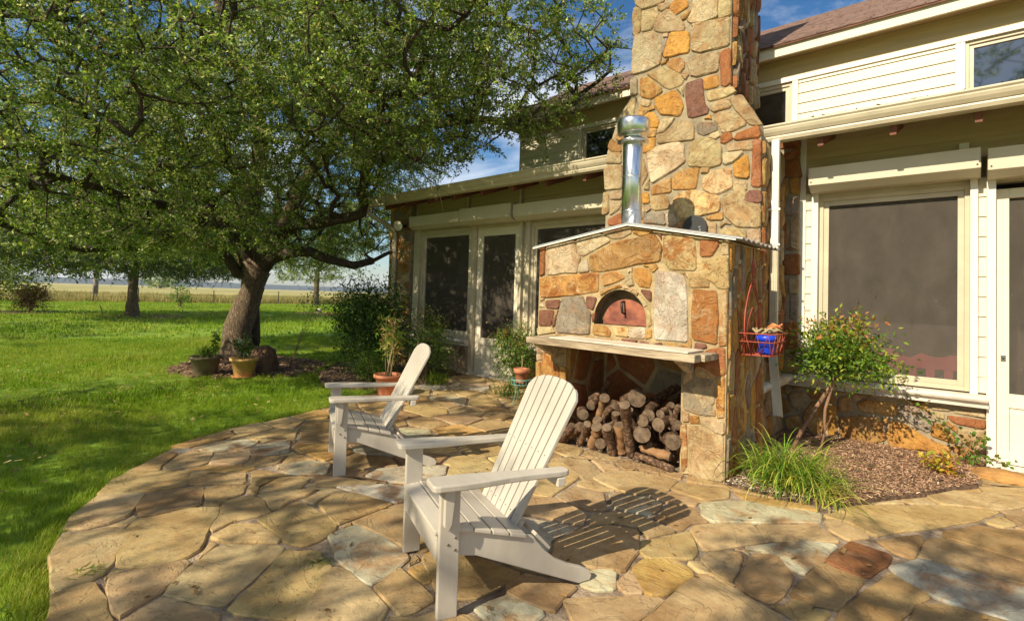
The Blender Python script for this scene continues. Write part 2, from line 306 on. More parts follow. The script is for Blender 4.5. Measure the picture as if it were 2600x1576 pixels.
# ------------------------------------------------------------------ stones
def inpoly(P, poly):
    x, y = P[:, 0], P[:, 1]; ins = np.zeros(len(P), bool); n = len(poly); j = n-1
    for i in range(n):
        xi, yi = poly[i]; xj, yj = poly[j]
        if yi != yj:
            c = ((yi > y) != (yj > y)) & (x < (xj-xi)*(y-yi)/(yj-yi)+xi); ins ^= c
        j = i
    return ins
def simplify(p, eps):
    if len(p) < 3: return p
    a, b = np.array(p[0]), np.array(p[-1]); d = b-a; L_ = np.linalg.norm(d); q = np.array(p)
    e = np.abs(d[0]*(q[:, 1]-a[1])-d[1]*(q[:, 0]-a[0]))/L_ if L_ > 1e-9 else np.linalg.norm(q-a, axis=1)
    i = int(e.argmax())
    if e[i] < eps: return [p[0], p[-1]]
    return simplify(p[:i+1], eps)[:-1]+simplify(p[i:], eps)
def fill(outer, traced, spacing, cell, holes=(), ax=(1, 1), gap=1, seed=1, minc=10):
    rg = np.random.default_rng(seed); O = np.array(outer); mn = O.min(0); mxx = O.max(0)
    nx, ny = (np.ceil((mxx-mn)/cell).astype(int)+3)
    X, Y = np.meshgrid(np.arange(nx), np.arange(ny), indexing='ij'); P = np.stack([mn[0]+(X-1)*cell, mn[1]+(Y-1)*cell], -1).reshape(-1, 2)
    ok = inpoly(P, outer); blk = np.zeros(len(P), bool)
    for h in holes: ok &= ~inpoly(P, h)
    for t in traced: blk |= inpoly(P, t)
    B = blk.reshape(nx, ny)
    for _ in range(gap):
        C = B.copy(); C[1:] |= B[:-1]; C[:-1] |= B[1:]; C[:, 1:] |= B[:, :-1]; C[:, :-1] |= B[:, 1:]; B = C
    free = ok & ~B.reshape(-1); idx = np.flatnonzero(free)
    if len(idx) == 0: return []
    sd = []; A = np.array(ax)
    for i in rg.permutation(idx):
        p = P[i]/A
        if all(np.hypot(*(p-q)) > spacing*rg.uniform(.75, 1.25) for q in sd): sd.append(p)
        if len(sd) > 420: break
    sd = np.array(sd); wt = rg.uniform(0, spacing*.25, len(sd))
    lab = -np.ones(len(P), int)
    for s0 in range(0, len(idx), 8000):
        ii = idx[s0:s0+8000]; lab[ii] = (np.linalg.norm((P[ii]/A)[:, None]-sd[None], axis=2)-wt).argmin(1)
    G_ = lab.reshape(nx, ny); E = G_.copy()
    for dx, dy in ((1, 0), (0, 1)):
        S = np.roll(np.roll(G_, dx, 0), dy, 1); E[(S != G_)] = -1
    res = []
    for k in range(len(sd)):
        cells = np.argwhere(E == k)
        if len(cells) < minc: continue
        st = tuple(cells[0]); mk = E == k
        # Moore boundary walk
        dirs = [(-1, 0), (-1, 1), (0, 1), (1, 1), (1, 0), (1, -1), (0, -1), (-1, -1)]
        cur = st; d = 0; path = [cur]
        for _ in range(3000):
            for t in range(8):
                q = (d+6+t) % 8; nb = (cur[0]+dirs[q][0], cur[1]+dirs[q][1])
                if 0 <= nb[0] < nx and 0 <= nb[1] < ny and mk[nb]: break
            else: break
            cur = nb; d = q; path.append(cur)
            if cur == st: break
        if len(path) < 8: continue
        far = int(np.argmax([np.hypot(a-st[0], b-st[1]) for a, b in path]))
        poly = simplify(path[:far+1], 1.25)[:-1]+simplify(path[far:], 1.25)[:-1]
        if len(poly) < 3: continue
        q = np.array(poly)*cell+mn-cell; a_ = .5*abs(np.dot(q[:, 0], np.roll(q[:, 1], 1))-np.dot(q[:, 1], np.roll(q[:, 0], 1)))
        if a_ < minc*cell*cell*.6: continue
        res.append([tuple(v) for v in q])
    return res
def stone(poly, fn, parent, m='stone', proud=.02, bev=.012, jit=.006, depth=.02, color=(.4, .3, .15, .3), name='stone', tilt=.006, seg=.09, ex=0):
    """fn(u,v,d): d is how far the stone stands out of the wall"""
    q = [Vector(p) for p in poly]
    ar = sum(a.x*b.y-b.x*a.y for a, b in zip(q, q[1:]+q[:1]))
    if ar < 0: q = q[::-1]
    size = math.sqrt(abs(ar)/2)
    if size < .02: return None
    bev = min(bev, size*.13); jit = min(jit, size*.05)
    r = []
    for a, b in zip(q, q[1:]+q[:1]):
        L_ = (b-a).length; k = max(1, min(4, int(L_/seg)))
        c = min(.3*L_, .012)
        if L_ > .06: r.append(a+(b-a)*(c/L_))
        else: r.append(a)
        for i in range(1, k):
            nn = Vector((b.y-a.y, a.x-b.x)).normalized(); r.append(a+(b-a)*(i/k)+nn*random.uniform(-jit, jit*.6))
        if L_ > .06: r.append(b-(b-a)*(c/L_))
    n = len(r)
    if n < 3: return None
    if ex:
        r = [p-Vector((-(r[(i+1) % n]-r[i-1]).y, (r[(i+1) % n]-r[i-1]).x)).normalized()*ex for i, p in enumerate(r)]
    nrm = []
    for i in range(n):
        t = (r[(i+1) % n]-r[i-1]); t = Vector((-t.y, t.x)); nrm.append(t.normalized() if t.length > 1e-6 else Vector((0, 0)))
    cx = sum((p.x for p in r))/n; cy = sum((p.y for p in r))/n; tx, ty = random.uniform(-tilt, tilt)/max(size, .1), random.uniform(-tilt, tilt)/max(size, .1)
    V = [fn(p.x, p.y, -depth) for p in r]
    V += [fn(p.x, p.y, proud*.45) for p in r]
    top = []
    for p, t in zip(r, nrm):
        s = p+t*bev*random.uniform(.7, 1.3); top.append(s); V.append(fn(s.x, s.y, proud+(s.x-cx)*tx+(s.y-cy)*ty+random.uniform(-.05, .05)*proud))
    mid = []
    for s in top:
        u = s+(Vector((cx, cy))-s)*.42; V.append(fn(u.x, u.y, proud*1.08+(u.x-cx)*tx+(u.y-cy)*ty))
    F = [(k*n+i, k*n+(i+1) % n, (k+1)*n+(i+1) % n, (k+1)*n+i) for k in range(3) for i in range(n)]+[tuple(range(3*n, 4*n))]
    o = MB().add(V, F).build(name, m, parent); o.color = color
    return o
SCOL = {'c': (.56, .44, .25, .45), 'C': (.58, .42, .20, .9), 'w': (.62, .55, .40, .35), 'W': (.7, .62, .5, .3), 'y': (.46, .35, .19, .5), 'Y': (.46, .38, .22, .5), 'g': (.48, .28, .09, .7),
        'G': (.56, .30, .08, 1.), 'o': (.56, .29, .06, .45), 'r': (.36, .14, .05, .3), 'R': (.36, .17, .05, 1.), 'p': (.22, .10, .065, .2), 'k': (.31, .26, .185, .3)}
FCOL = {'a': (.50, .36, .17, .28), 'd': (.39, .265, .12, .25), 'w': (.56, .50, .36, .75), 'g': (.54, .34, .12, .45), 'r': (.24, .10, .045, .3), 'v': (.40, .40, .29, .7)}
def jcol(c, j=.13):
    k = 1+random.uniform(-j, j); return (c[0]*k, c[1]*k*(1+random.uniform(-.05, .05)), c[2]*k*(1+random.uniform(-.12, .12)), c[3])
def parse(txt):
    o = []
    for ln in txt.strip().splitlines():
        c, r_ = ln.split(None, 1); v = [float(q) for q in r_.split()]; o.append((c, list(zip(v[::2], v[1::2]))))
    return o
def stones(parent, outer, traced, fn, spacing, cell, keys, cols=SCOL, mt='stone', proud=.025, name='stone', holes=(), ax=(1, 1), seed=1, bev=.014, gap=1, jit=.006, minc=10, ex=.007):
    for c, p in traced: stone(p, fn, parent, mt, proud*random.uniform(.8, 1.25), bev, jit, color=jcol(cols[c]), name=name, ex=ex)
    for p in fill(outer, [t[1] for t in traced], spacing, cell, holes, ax, gap, seed, minc):
        stone(p, fn, parent, mt, proud*random.uniform(.7, 1.2), bev, jit, color=jcol(cols[random.choice(keys)]), name=name)
PATIO='''
a -4.22 .79 -4.46 .91 -4.56 1.03 -4.49 1.15 -4.29 1.37 -4.16 1.32 -4.03 1.24 -4.03 1.13 -4.10 .96
a -3.74 .56 -3.93 .62 -4.19 .79 -4.07 .95 -4.03 1.00 -3.84 .91 -3.70 .83 -3.66 .73 -3.67 .64
a -3.41 .46 -3.63 .53 -3.62 .63 -3.57 .75 -3.50 .79 -3.23 .69 -3.13 .66 -3.03 .59 -3.02 .56 -3.01 .44 -3.08 .43 -3.25 .45
d -2.99 .42 -2.98 .56 -2.79 .57 -2.58 .55 -2.43 .53 -2.61 .36
a -3.51 .80 -3.61 .86 -3.58 .95 -3.57 1.12 -3.46 1.25 -3.34 1.20 -3.14 1.07 -3.07 1.04 -2.98 .99 -2.94 .92 -2.95 .78 -3.08 .67 -3.21 .69
d -3.67 .89 -3.86 .92 -4.01 1.02 -4.00 1.14 -3.91 1.30 -3.77 1.26 -3.60 1.19 -3.59 1.13 -3.61 .94
d -3.58 1.21 -3.87 1.31 -3.85 1.42 -3.76 1.52 -3.60 1.44 -3.59 1.35 -3.51 1.28
a -4.29 1.36 -4.09 1.48 -3.99 1.61 -3.79 1.53 -3.93 1.36 -4.01 1.25
a -3.69 1.55 -3.80 1.67 -3.64 1.87 -3.57 1.89 -3.43 1.74 -3.57 1.51
a -3.36 1.21 -3.54 1.31 -3.53 1.46 -3.40 1.49 -3.18 1.44 -3.19 1.35 -3.22 1.25 -3.16 1.10 -3.20 1.11
a -3.09 1.08 -3.18 1.23 -3.09 1.32 -2.93 1.33 -2.78 1.32 -2.96 1.12
a -3.53 1.51 -3.44 1.67 -3.35 1.82 -3.29 1.73 -3.28 1.60 -3.21 1.50 -3.23 1.47 -3.40 1.51
d -3.14 1.35 -3.17 1.48 -3.22 1.63 -3.07 1.65 -2.90 1.65 -2.74 1.63 -2.70 1.59 -2.65 1.47 -2.65 1.39 -2.74 1.34 -2.79 1.34 -2.93 1.35
a -2.91 1.01 -2.95 1.07 -2.93 1.12 -2.74 1.30 -2.71 1.30 -2.65 1.25 -2.58 1.15 -2.45 .97 -2.39 .90 -2.50 .83 -2.67 .75 -2.71 .79 -2.81 .88 -2.86 .95
a -2.98 .62 -2.97 .72 -2.91 .92 -2.87 .91 -2.75 .82 -2.68 .73 -2.63 .62 -2.60 .58 -2.64 .57 -2.80 .58
a -2.55 .57 -2.63 .72 -2.64 .74 -2.37 .85 -2.34 .86 -2.16 .80 -2.42 .54
a -2.35 .91 -2.40 .97 -2.67 1.31 -2.61 1.32 -2.54 1.41 -2.46 1.38 -2.35 1.38 -2.29 1.31 -2.16 1.17 -2.08 1.07 -2.22 .97 -2.30 .91
w -4.51 1.85 -4.64 1.97 -4.69 2.12 -4.59 2.23 -4.26 2.06 -4.30 1.89 -4.40 1.81
w -4.90 1.54 -4.95 1.77 -4.85 1.95 -4.68 1.99 -4.59 1.82 -4.69 1.62
a -4.54 1.24 -4.82 1.45 -4.71 1.63 -4.44 1.52 -4.40 1.45 -4.44 1.23
a -4.61 1.62 -4.60 1.88 -4.28 1.74 -4.24 1.64 -4.38 1.50
g -5.07 1.43 -5.17 1.66 -5.27 1.95 -5.07 1.93 -5.00 1.78 -4.94 1.51
w -3.93 2.06 -3.78 2.17 -3.58 2.02 -3.76 1.83 -3.87 1.82 -4.02 1.86
a -4.27 1.75 -4.33 1.80 -4.18 1.99 -4.05 1.88 -4.08 1.74 -4.16 1.66
a -2.34 1.38 -2.27 1.41 -2.04 1.40 -1.87 1.37 -1.85 1.33 -1.82 1.29 -1.73 1.20 -1.94 1.00 -2.07 1.07 -2.24 1.27
w -2.67 1.54 -2.67 1.71 -2.47 1.74 -2.22 1.72 -2.16 1.70 -2.10 1.55 -2.09 1.42 -2.28 1.43 -2.41 1.44 -2.55 1.50
a -2.05 1.42 -2.11 1.60 -1.79 1.56 -1.78 1.43 -1.80 1.38 -1.89 1.40
g -2.07 1.63 -2.07 1.70 -1.92 1.67 -1.91 1.63 -1.92 1.61
d -2.72 1.72 -2.75 2.03 -2.70 2.12 -2.22 1.75 -2.47 1.75 -2.67 1.73
a -3.10 1.71 -3.18 1.86 -3.09 1.97 -2.79 2.05 -2.77 1.80 -2.76 1.64 -2.93 1.67
a -3.46 1.90 -3.37 2.09 -3.16 2.19 -3.33 1.93 -3.42 1.85
w -3.31 1.95 -3.14 2.18 -2.95 2.30 -2.77 2.18 -2.79 2.07 -3.10 1.99
w -3.34 2.20 -3.40 2.35 -3.30 2.58 -3.11 2.79 -2.98 2.66 -2.99 2.36 -3.14 2.26
a -2.12 1.76 -2.13 1.87 -1.90 1.95 -1.65 1.99 -1.65 1.87 -1.66 1.71 -1.70 1.65 -1.83 1.61 -1.95 1.67
a -1.64 1.88 -1.63 2.01 -1.39 2.09 -1.35 1.85 -1.40 1.84 -1.58 1.82
w -1.62 1.64 -1.57 1.81 -1.37 1.82 -1.37 1.73 -1.42 1.64 -1.52 1.62
a -2.66 3.20 -2.65 3.57 -2.23 3.34 -2.15 2.88 -2.24 2.83 -2.38 2.89
a -2.64 3.58 -2.42 3.74 -2.02 3.45 -2.00 3.30 -2.19 3.35
a -1.29 2.06 -1.17 2.19 -1.05 2.29 -1.05 2.14 -1.07 2.04 -1.11 1.90 -1.18 1.80 -1.37 1.96
g -1.28 2.43 -1.28 2.55 -1.17 2.67 -1.05 2.62 -1.03 2.58 -1.06 2.33 -1.11 2.27 -1.17 2.30
a -1.27 2.24 -1.27 2.39 -1.14 2.27 -1.19 2.21
w -1.42 2.26 -1.34 2.34 -1.31 2.31 -1.25 2.20 -1.31 2.13 -1.39 2.12
a -1.73 2.38 -1.72 2.60 -1.63 2.78 -1.47 2.84 -1.35 2.63 -1.30 2.37 -1.44 2.29 -1.62 2.21
a -1.25 3.08 -1.25 3.16 -1.02 3.44 -.87 3.27 -.94 3.15 -1.09 2.89 -1.18 2.99
a -1.38 2.72 -1.24 3.04 -1.11 2.83 -1.11 2.74 -1.27 2.58 -1.33 2.61
a -.98 3.44 -.71 3.72 -.57 3.56 -.71 3.42 -.87 3.27
a -1.07 2.78 -1.05 2.91 -.94 3.00 -.91 2.92 -.88 2.67 -.94 2.67
d -.86 2.68 -.88 3.02 -.78 3.10 -.67 2.94 -.66 2.72 -.68 2.60 -.78 2.61
w -.94 3.07 -.86 3.20 -.69 3.41 -.57 3.48 -.59 3.23 -.64 3.00 -.70 3.03 -.86 3.12
r -.58 3.24 -.52 3.59 -.33 3.57 -.33 3.45 -.39 3.20 -.50 3.21
d -.63 2.74 -.62 2.88 -.59 3.18 -.40 3.15 -.44 2.78 -.54 2.73
d -.43 2.78 -.31 3.32 -.15 3.20 -.24 2.87 -.31 2.68 -.43 2.66
a -1.04 1.98 -1.03 2.30 -1.02 2.56 -1.00 2.62 -.85 2.60 -.61 2.52 -.64 2.39 -.67 2.25 -.91 1.96
v -.32 3.41 -.20 3.64 -.01 3.63 .20 3.67 .29 3.67 .27 3.23 .14 3.22 -.10 3.21 -.26 3.29
d -.21 3.65 -.19 3.97 -.13 4.04 .21 4.00 .33 3.98 .31 3.71 .20 3.69 -.01 3.66
d -.41 3.74 -.23 4.01 -.21 3.91 -.24 3.62 -.32 3.63
a -.71 3.90 -.58 4.28 -.15 4.72 .14 4.89 .02 4.56 -.13 4.30 -.43 3.80 -.56 3.90
a -.69 3.84 -.63 3.94 -.50 3.81 -.45 3.76 -.54 3.62 -.64 3.70
w -1.36 3.51 -1.24 3.71 -1.14 3.79 -.74 3.94 -.71 3.77 -1.03 3.45 -1.20 3.29 -1.28 3.33
a -1.62 3.63 -1.64 3.80 -1.32 3.93 -1.27 3.77 -1.38 3.60
g -1.28 3.92 -1.20 3.92 -.83 4.03 -.75 3.98 -1.11 3.77
a -2.14 3.40 -2.14 3.65 -1.94 3.83 -1.67 3.83 -1.63 3.58 -1.76 3.34 -1.94 3.34
d -.12 4.20 .03 4.45 .24 4.57 .37 4.53 .33 4.02 .22 4.04 -.12 4.10
a .07 4.57 .15 4.79 .21 4.67 .14 4.55
a -.24 4.86 -.09 5.17 .29 5.43 .46 5.51 .44 5.31 .28 5.16 .16 4.95 -.15 4.75
g .05 5.92 .15 6.19 .24 6.14 .28 5.84 .23 5.71 .07 5.68
a .05 5.46 .30 5.67 .48 5.75 .46 5.56 .29 5.47 .08 5.33
d -.19 3.06 -.10 3.16 .17 3.23 .26 3.19 .07 2.89 -.21 2.63
a -.59 2.61 -.47 2.72 -.48 2.61 -.54 2.54
a .24 6.16 .34 6.37 .44 6.31 .51 6.20 .48 5.83 .29 5.74
'''
OVEN='''
r -3.21 1.85 -3.15 1.85 -3.15 1.57 -3.20 1.56
c -3.13 1.88 -2.80 1.89 -2.77 1.76 -2.73 1.73 -2.76 1.59 -2.92 1.59 -3.04 1.57 -3.12 1.58
c -2.78 1.90 -2.54 1.95 -2.41 1.87 -2.55 1.81 -2.71 1.74 -2.75 1.76
y -2.51 1.96 -2.39 1.99 -2.20 1.98 -2.21 1.93 -2.30 1.89 -2.39 1.89 -2.49 1.94
g -2.19 1.97 -2.00 1.93 -2.05 1.91 -2.14 1.90 -2.19 1.93
g -2.63 1.74 -2.41 1.84 -2.28 1.87 -2.16 1.88 -2.00 1.91 -1.95 1.85 -1.92 1.79 -1.94 1.68 -2.15 1.66 -2.28 1.63 -2.50 1.60 -2.62 1.61
w -2.75 1.59 -2.74 1.67 -2.66 1.71 -2.63 1.60
G -3.20 1.54 -2.76 1.57 -2.53 1.59 -2.53 1.42 -2.73 1.39 -3.00 1.36 -3.19 1.35
g -2.51 1.52 -2.47 1.58 -2.34 1.60 -2.28 1.56 -2.27 1.54 -2.36 1.50 -2.48 1.47
c -2.26 1.52 -2.20 1.57 -2.17 1.47 -2.22 1.47
o -2.18 1.62 -2.06 1.62 -2.02 1.57 -2.01 1.51 -2.03 1.46 -2.13 1.47 -2.16 1.52
C -1.91 1.88 -1.81 1.90 -1.65 1.85 -1.63 1.61 -1.65 1.60 -1.84 1.61 -1.90 1.67 -1.91 1.81
r -1.60 1.84 -1.45 1.83 -1.46 1.79 -1.51 1.71 -1.60 1.71
C -1.61 1.67 -1.45 1.70 -1.39 1.70 -1.38 1.46 -1.45 1.46 -1.50 1.51 -1.60 1.56
C -1.69 1.58 -1.61 1.57 -1.52 1.50 -1.53 1.47 -1.68 1.47
w -1.97 1.60 -1.80 1.58 -1.72 1.54 -1.70 1.35 -1.69 1.03 -1.97 1.03 -1.98 1.34
R -1.65 1.45 -1.47 1.44 -1.45 1.24 -1.46 1.03 -1.65 1.06 -1.66 1.25
C -1.43 1.44 -1.39 1.45 -1.39 1.02 -1.44 1.02 -1.44 1.24
c -1.43 1.83 -1.39 1.83 -1.39 1.71 -1.43 1.72
p -3.12 1.32 -2.95 1.33 -2.96 1.25 -3.12 1.25
k -2.93 1.35 -2.69 1.37 -2.65 1.27 -2.60 1.22 -2.61 1.03 -2.74 1.02 -2.98 1.02 -2.99 1.10 -2.95 1.24
p -3.20 1.22 -3.02 1.23 -3.05 1.08 -3.20 1.07
c -3.22 1.05 -3.01 1.06 -3.00 1.02 -3.21 .98
p -2.65 1.37 -2.54 1.36 -2.58 1.25 -2.65 1.28
p -2.11 1.44 -2.01 1.43 -2.01 1.34 -2.06 1.38
g -2.51 1.38 -2.50 1.42 -2.42 1.45 -2.30 1.48 -2.29 1.46 -2.36 1.45 -2.42 1.43
p -2.59 1.22 -2.55 1.23 -2.56 1.18 -2.58 1.14
c -2.28 1.47 -2.23 1.46 -2.18 1.44 -2.20 1.42 -2.23 1.45 -2.27 1.45
c -2.17 1.44 -2.13 1.41 -2.14 1.39 -2.19 1.42
c -2.12 1.40 -2.08 1.36 -2.05 1.31 -2.07 1.30 -2.13 1.38
c -2.06 1.29 -2.02 1.27 -2.00 1.14 -2.03 1.13
g -2.57 1.12 -2.44 1.11 -2.38 1.05 -2.40 1.02 -2.57 1.03
C -2.37 1.10 -2.21 1.11 -2.21 1.03 -2.35 1.04
w -2.21 1.11 -2.06 1.12 -2.06 1.03 -2.21 1.03
g -2.05 1.11 -2.00 1.11 -2.00 1.03 -2.05 1.03
c -3.01 1.22 -2.97 1.23 -2.99 1.18 -3.01 1.18
p -3.03 1.16 -2.99 1.17 -3.01 1.07 -3.03 1.07
c -3.22 .86 -3.10 .87 -3.06 .82 -3.21 .80
G -3.15 .80 -3.04 .80 -3.00 .70 -2.95 .70 -2.94 .53 -3.15 .49 -3.15 .68
g -3.22 .72 -3.17 .71 -3.16 .52 -3.21 .50
g -2.93 .70 -2.87 .70 -2.86 .48 -2.92 .47
g -3.21 .48 -2.94 .52 -2.93 .31 -3.21 .27
c -3.22 .79 -3.16 .79 -3.17 .73 -3.21 .73
r -1.51 .99 -1.40 1.01 -1.39 .81 -1.47 .79 -1.56 .82 -1.71 .82 -1.69 .89 -1.61 .92
k -1.73 .81 -1.58 .82 -1.49 .79 -1.49 .48 -1.60 .48 -1.71 .50
G -1.44 .78 -1.40 .79 -1.40 .48 -1.44 .48 -1.45 .57
g -1.66 .45 -1.58 .46 -1.58 .41 -1.66 .40
y -1.56 .45 -1.40 .46 -1.39 .36 -1.46 .37 -1.56 .41
c -1.66 .38 -1.57 .40 -1.47 .36 -1.40 .35 -1.40 .01 -1.61 -.01 -1.64 .05 -1.66 .23
C -1.73 .38 -1.69 .38 -1.68 .22 -1.68 .05 -1.71 .01 -1.73 .22
y -1.72 .49 -1.67 .47 -1.67 .40 -1.71 .40
'''
CHIM='''
y -2.93 4.83 -2.55 4.69 -2.57 4.68 -2.66 4.67 -2.83 4.68 -2.91 4.76
y -2.93 4.73 -2.85 4.69 -2.84 4.60 -2.86 4.42 -2.93 4.40 -2.95 4.64
y -2.83 4.65 -2.66 4.63 -2.63 4.55 -2.71 4.41 -2.83 4.42 -2.83 4.55
y -2.64 4.66 -2.51 4.64 -2.47 4.61 -2.51 4.59 -2.60 4.57 -2.63 4.61
o -2.46 4.63 -2.42 4.64 -2.30 4.59 -2.29 4.52 -2.44 4.48 -2.50 4.58
g -2.36 4.43 -2.26 4.48 -2.26 4.45 -2.32 4.39 -2.35 4.39
c -2.23 4.55 -2.21 4.62 -1.97 4.53 -1.97 4.30 -2.10 4.29 -2.26 4.33 -2.29 4.37 -2.24 4.45
y -1.95 4.53 -1.84 4.48 -1.84 4.27 -1.95 4.27 -1.96 4.34
y -2.68 4.44 -2.62 4.54 -2.52 4.57 -2.40 4.43 -2.34 4.36 -2.32 4.29 -2.34 4.27 -2.57 4.33 -2.67 4.38
y -2.24 4.31 -1.85 4.25 -1.85 3.97 -2.15 3.98 -2.24 4.03 -2.25 4.22 -2.22 4.27
Y -2.91 4.40 -2.70 4.37 -2.59 4.27 -2.58 4.13 -2.60 3.98 -2.76 3.95 -2.94 3.95 -2.94 4.24
o -2.48 4.29 -2.28 4.24 -2.27 4.14 -2.27 4.03 -2.28 4.02 -2.46 4.03 -2.55 4.04 -2.56 4.06 -2.52 4.17
y -2.56 4.30 -2.50 4.29 -2.51 4.26 -2.56 4.27
k -2.57 4.26 -2.52 4.24 -2.55 4.10 -2.58 4.08 -2.59 4.17
g -2.51 3.96 -2.46 3.99 -2.35 3.97 -2.32 3.92 -2.32 3.85 -2.37 3.82 -2.50 3.92
y -2.29 3.92 -2.15 3.94 -1.96 3.93 -1.95 3.85 -1.96 3.73 -2.19 3.73 -2.24 3.76 -2.27 3.86
r -1.93 3.92 -1.84 3.93 -1.83 3.56 -1.88 3.55 -1.92 3.58
y -2.75 3.91 -2.52 3.92 -2.37 3.81 -2.32 3.71 -2.35 3.69 -2.47 3.67 -2.53 3.70
o -2.10 3.68 -1.96 3.69 -1.95 3.57 -2.09 3.57
g -2.83 3.88 -2.74 3.86 -2.57 3.69 -2.57 3.66 -2.70 3.61 -2.82 3.67 -2.83 3.79
o -2.65 3.60 -2.43 3.64 -2.37 3.58 -2.32 3.44 -2.36 3.35 -2.57 3.41 -2.63 3.50
p -2.29 3.68 -2.12 3.69 -2.11 3.54 -2.09 3.41 -2.04 3.34 -2.06 3.31 -2.23 3.30 -2.26 3.32 -2.29 3.54
y -2.06 3.53 -1.80 3.52 -1.78 3.47 -1.89 3.44 -2.05 3.44
y -1.98 3.40 -1.86 3.42 -1.82 3.33 -2.00 3.31 -2.02 3.34
y -1.83 3.42 -1.72 3.42 -1.56 3.14 -1.53 3.09 -1.63 3.11 -1.78 3.30
k -2.96 3.91 -2.88 3.89 -2.87 3.70 -2.95 3.72
y -2.83 3.62 -2.70 3.59 -2.72 3.53 -2.81 3.56
y -2.30 3.82 -2.27 3.77 -2.30 3.73 -2.35 3.80
y -1.98 3.28 -1.93 3.29 -1.81 3.27 -1.72 3.19 -1.67 3.12 -1.79 3.08 -1.90 3.08 -1.93 3.16 -1.98 3.23
o -2.77 3.47 -2.66 3.44 -2.60 3.35 -2.61 3.27 -2.72 3.29 -2.75 3.35
y -2.57 3.34 -2.47 3.34 -2.42 3.33 -2.45 3.29 -2.55 3.20 -2.61 3.20
y -2.62 3.19 -2.54 3.18 -2.36 3.30 -2.25 3.25 -2.20 3.21 -2.20 3.06 -2.60 3.09
k -2.16 3.23 -2.00 3.20 -1.95 3.14 -1.96 3.11 -2.09 3.09 -2.16 3.13
c -2.02 3.08 -1.93 3.10 -1.92 3.05 -1.97 3.03 -2.04 3.06
r -1.91 3.04 -1.87 3.07 -1.81 3.05 -1.80 3.00 -1.89 2.96 -1.91 2.98
r -1.78 2.99 -1.75 3.04 -1.56 3.08 -1.54 2.97 -1.77 2.98
y -1.85 2.94 -1.62 2.94 -1.61 2.86 -1.68 2.87 -1.85 2.88
y -1.89 2.86 -1.69 2.85 -1.75 2.79 -1.80 2.76 -1.88 2.75
c -2.23 3.00 -2.19 3.05 -2.09 3.06 -1.99 3.02 -1.91 2.93 -1.91 2.76 -2.01 2.74 -2.25 2.79 -2.24 2.89
c -2.74 2.99 -2.62 3.05 -2.38 3.06 -2.31 3.03 -2.29 2.84 -2.41 2.77 -2.66 2.66 -2.70 2.80
o -1.78 2.74 -1.66 2.81 -1.64 2.71 -1.64 2.58 -1.77 2.61
r -1.60 2.95 -1.54 2.94 -1.53 2.48 -1.61 2.50 -1.60 2.75
g -2.41 2.71 -2.28 2.75 -2.14 2.75 -2.15 2.66 -2.17 2.54 -2.42 2.56 -2.42 2.64
C -2.09 2.63 -2.00 2.69 -1.81 2.70 -1.80 2.51 -1.92 2.46 -1.99 2.46 -2.09 2.53
y -1.77 2.56 -1.66 2.54 -1.66 2.46 -1.78 2.47
g -2.65 2.61 -2.45 2.69 -2.44 2.53 -2.67 2.53
C -2.41 2.45 -2.31 2.51 -2.20 2.52 -1.93 2.43 -1.91 2.37 -1.92 2.28 -2.18 2.24 -2.34 2.24 -2.38 2.34
y -2.66 2.50 -2.52 2.51 -2.47 2.45 -2.44 2.36 -2.63 2.35 -2.66 2.38
y -1.88 2.43 -1.78 2.46 -1.66 2.45 -1.67 2.35 -1.54 2.30 -1.53 2.25 -1.53 2.09 -1.74 2.11 -1.86 2.23 -1.88 2.32
p -1.64 2.45 -1.53 2.44 -1.52 2.33 -1.66 2.35
o -2.78 2.55 -2.71 2.55 -2.69 2.44 -2.77 2.44
o -2.78 3.15 -2.64 3.16 -2.64 3.04 -2.74 3.01 -2.80 3.03
g -2.71 3.27 -2.62 3.25 -2.64 3.17 -2.73 3.18
g -2.04 2.22 -1.89 2.26 -1.88 2.19 -2.02 2.20
y -1.91 2.04 -1.87 2.09 -1.74 2.09 -1.66 2.05 -1.66 1.94 -1.85 1.95
y -1.64 2.07 -1.53 2.06 -1.53 1.90 -1.63 1.91
k -2.76 2.32 -2.52 2.31 -2.49 2.18 -2.75 2.22
c -2.49 2.29 -2.40 2.29 -2.37 2.18 -2.43 2.15 -2.48 2.19
y -3.28 2.90 -3.19 2.93 -3.05 2.91 -3.04 2.64 -3.26 2.65
y -3.19 2.61 -3.04 2.61 -3.04 2.52 -3.19 2.53
y -3.28 2.62 -3.22 2.59 -3.21 2.37 -3.29 2.35
y -3.18 2.51 -3.04 2.47 -3.08 2.40 -3.19 2.34
r -3.20 2.29 -3.04 2.35 -3.03 2.21 -3.21 2.23
y -3.22 3.09 -3.06 3.05 -3.06 2.94 -3.26 2.97
g -3.20 3.24 -3.09 3.16 -3.06 3.07 -3.20 3.10 -3.23 3.15
y -2.11 2.74 -2.02 2.73 -2.04 2.69 -2.12 2.70
'''
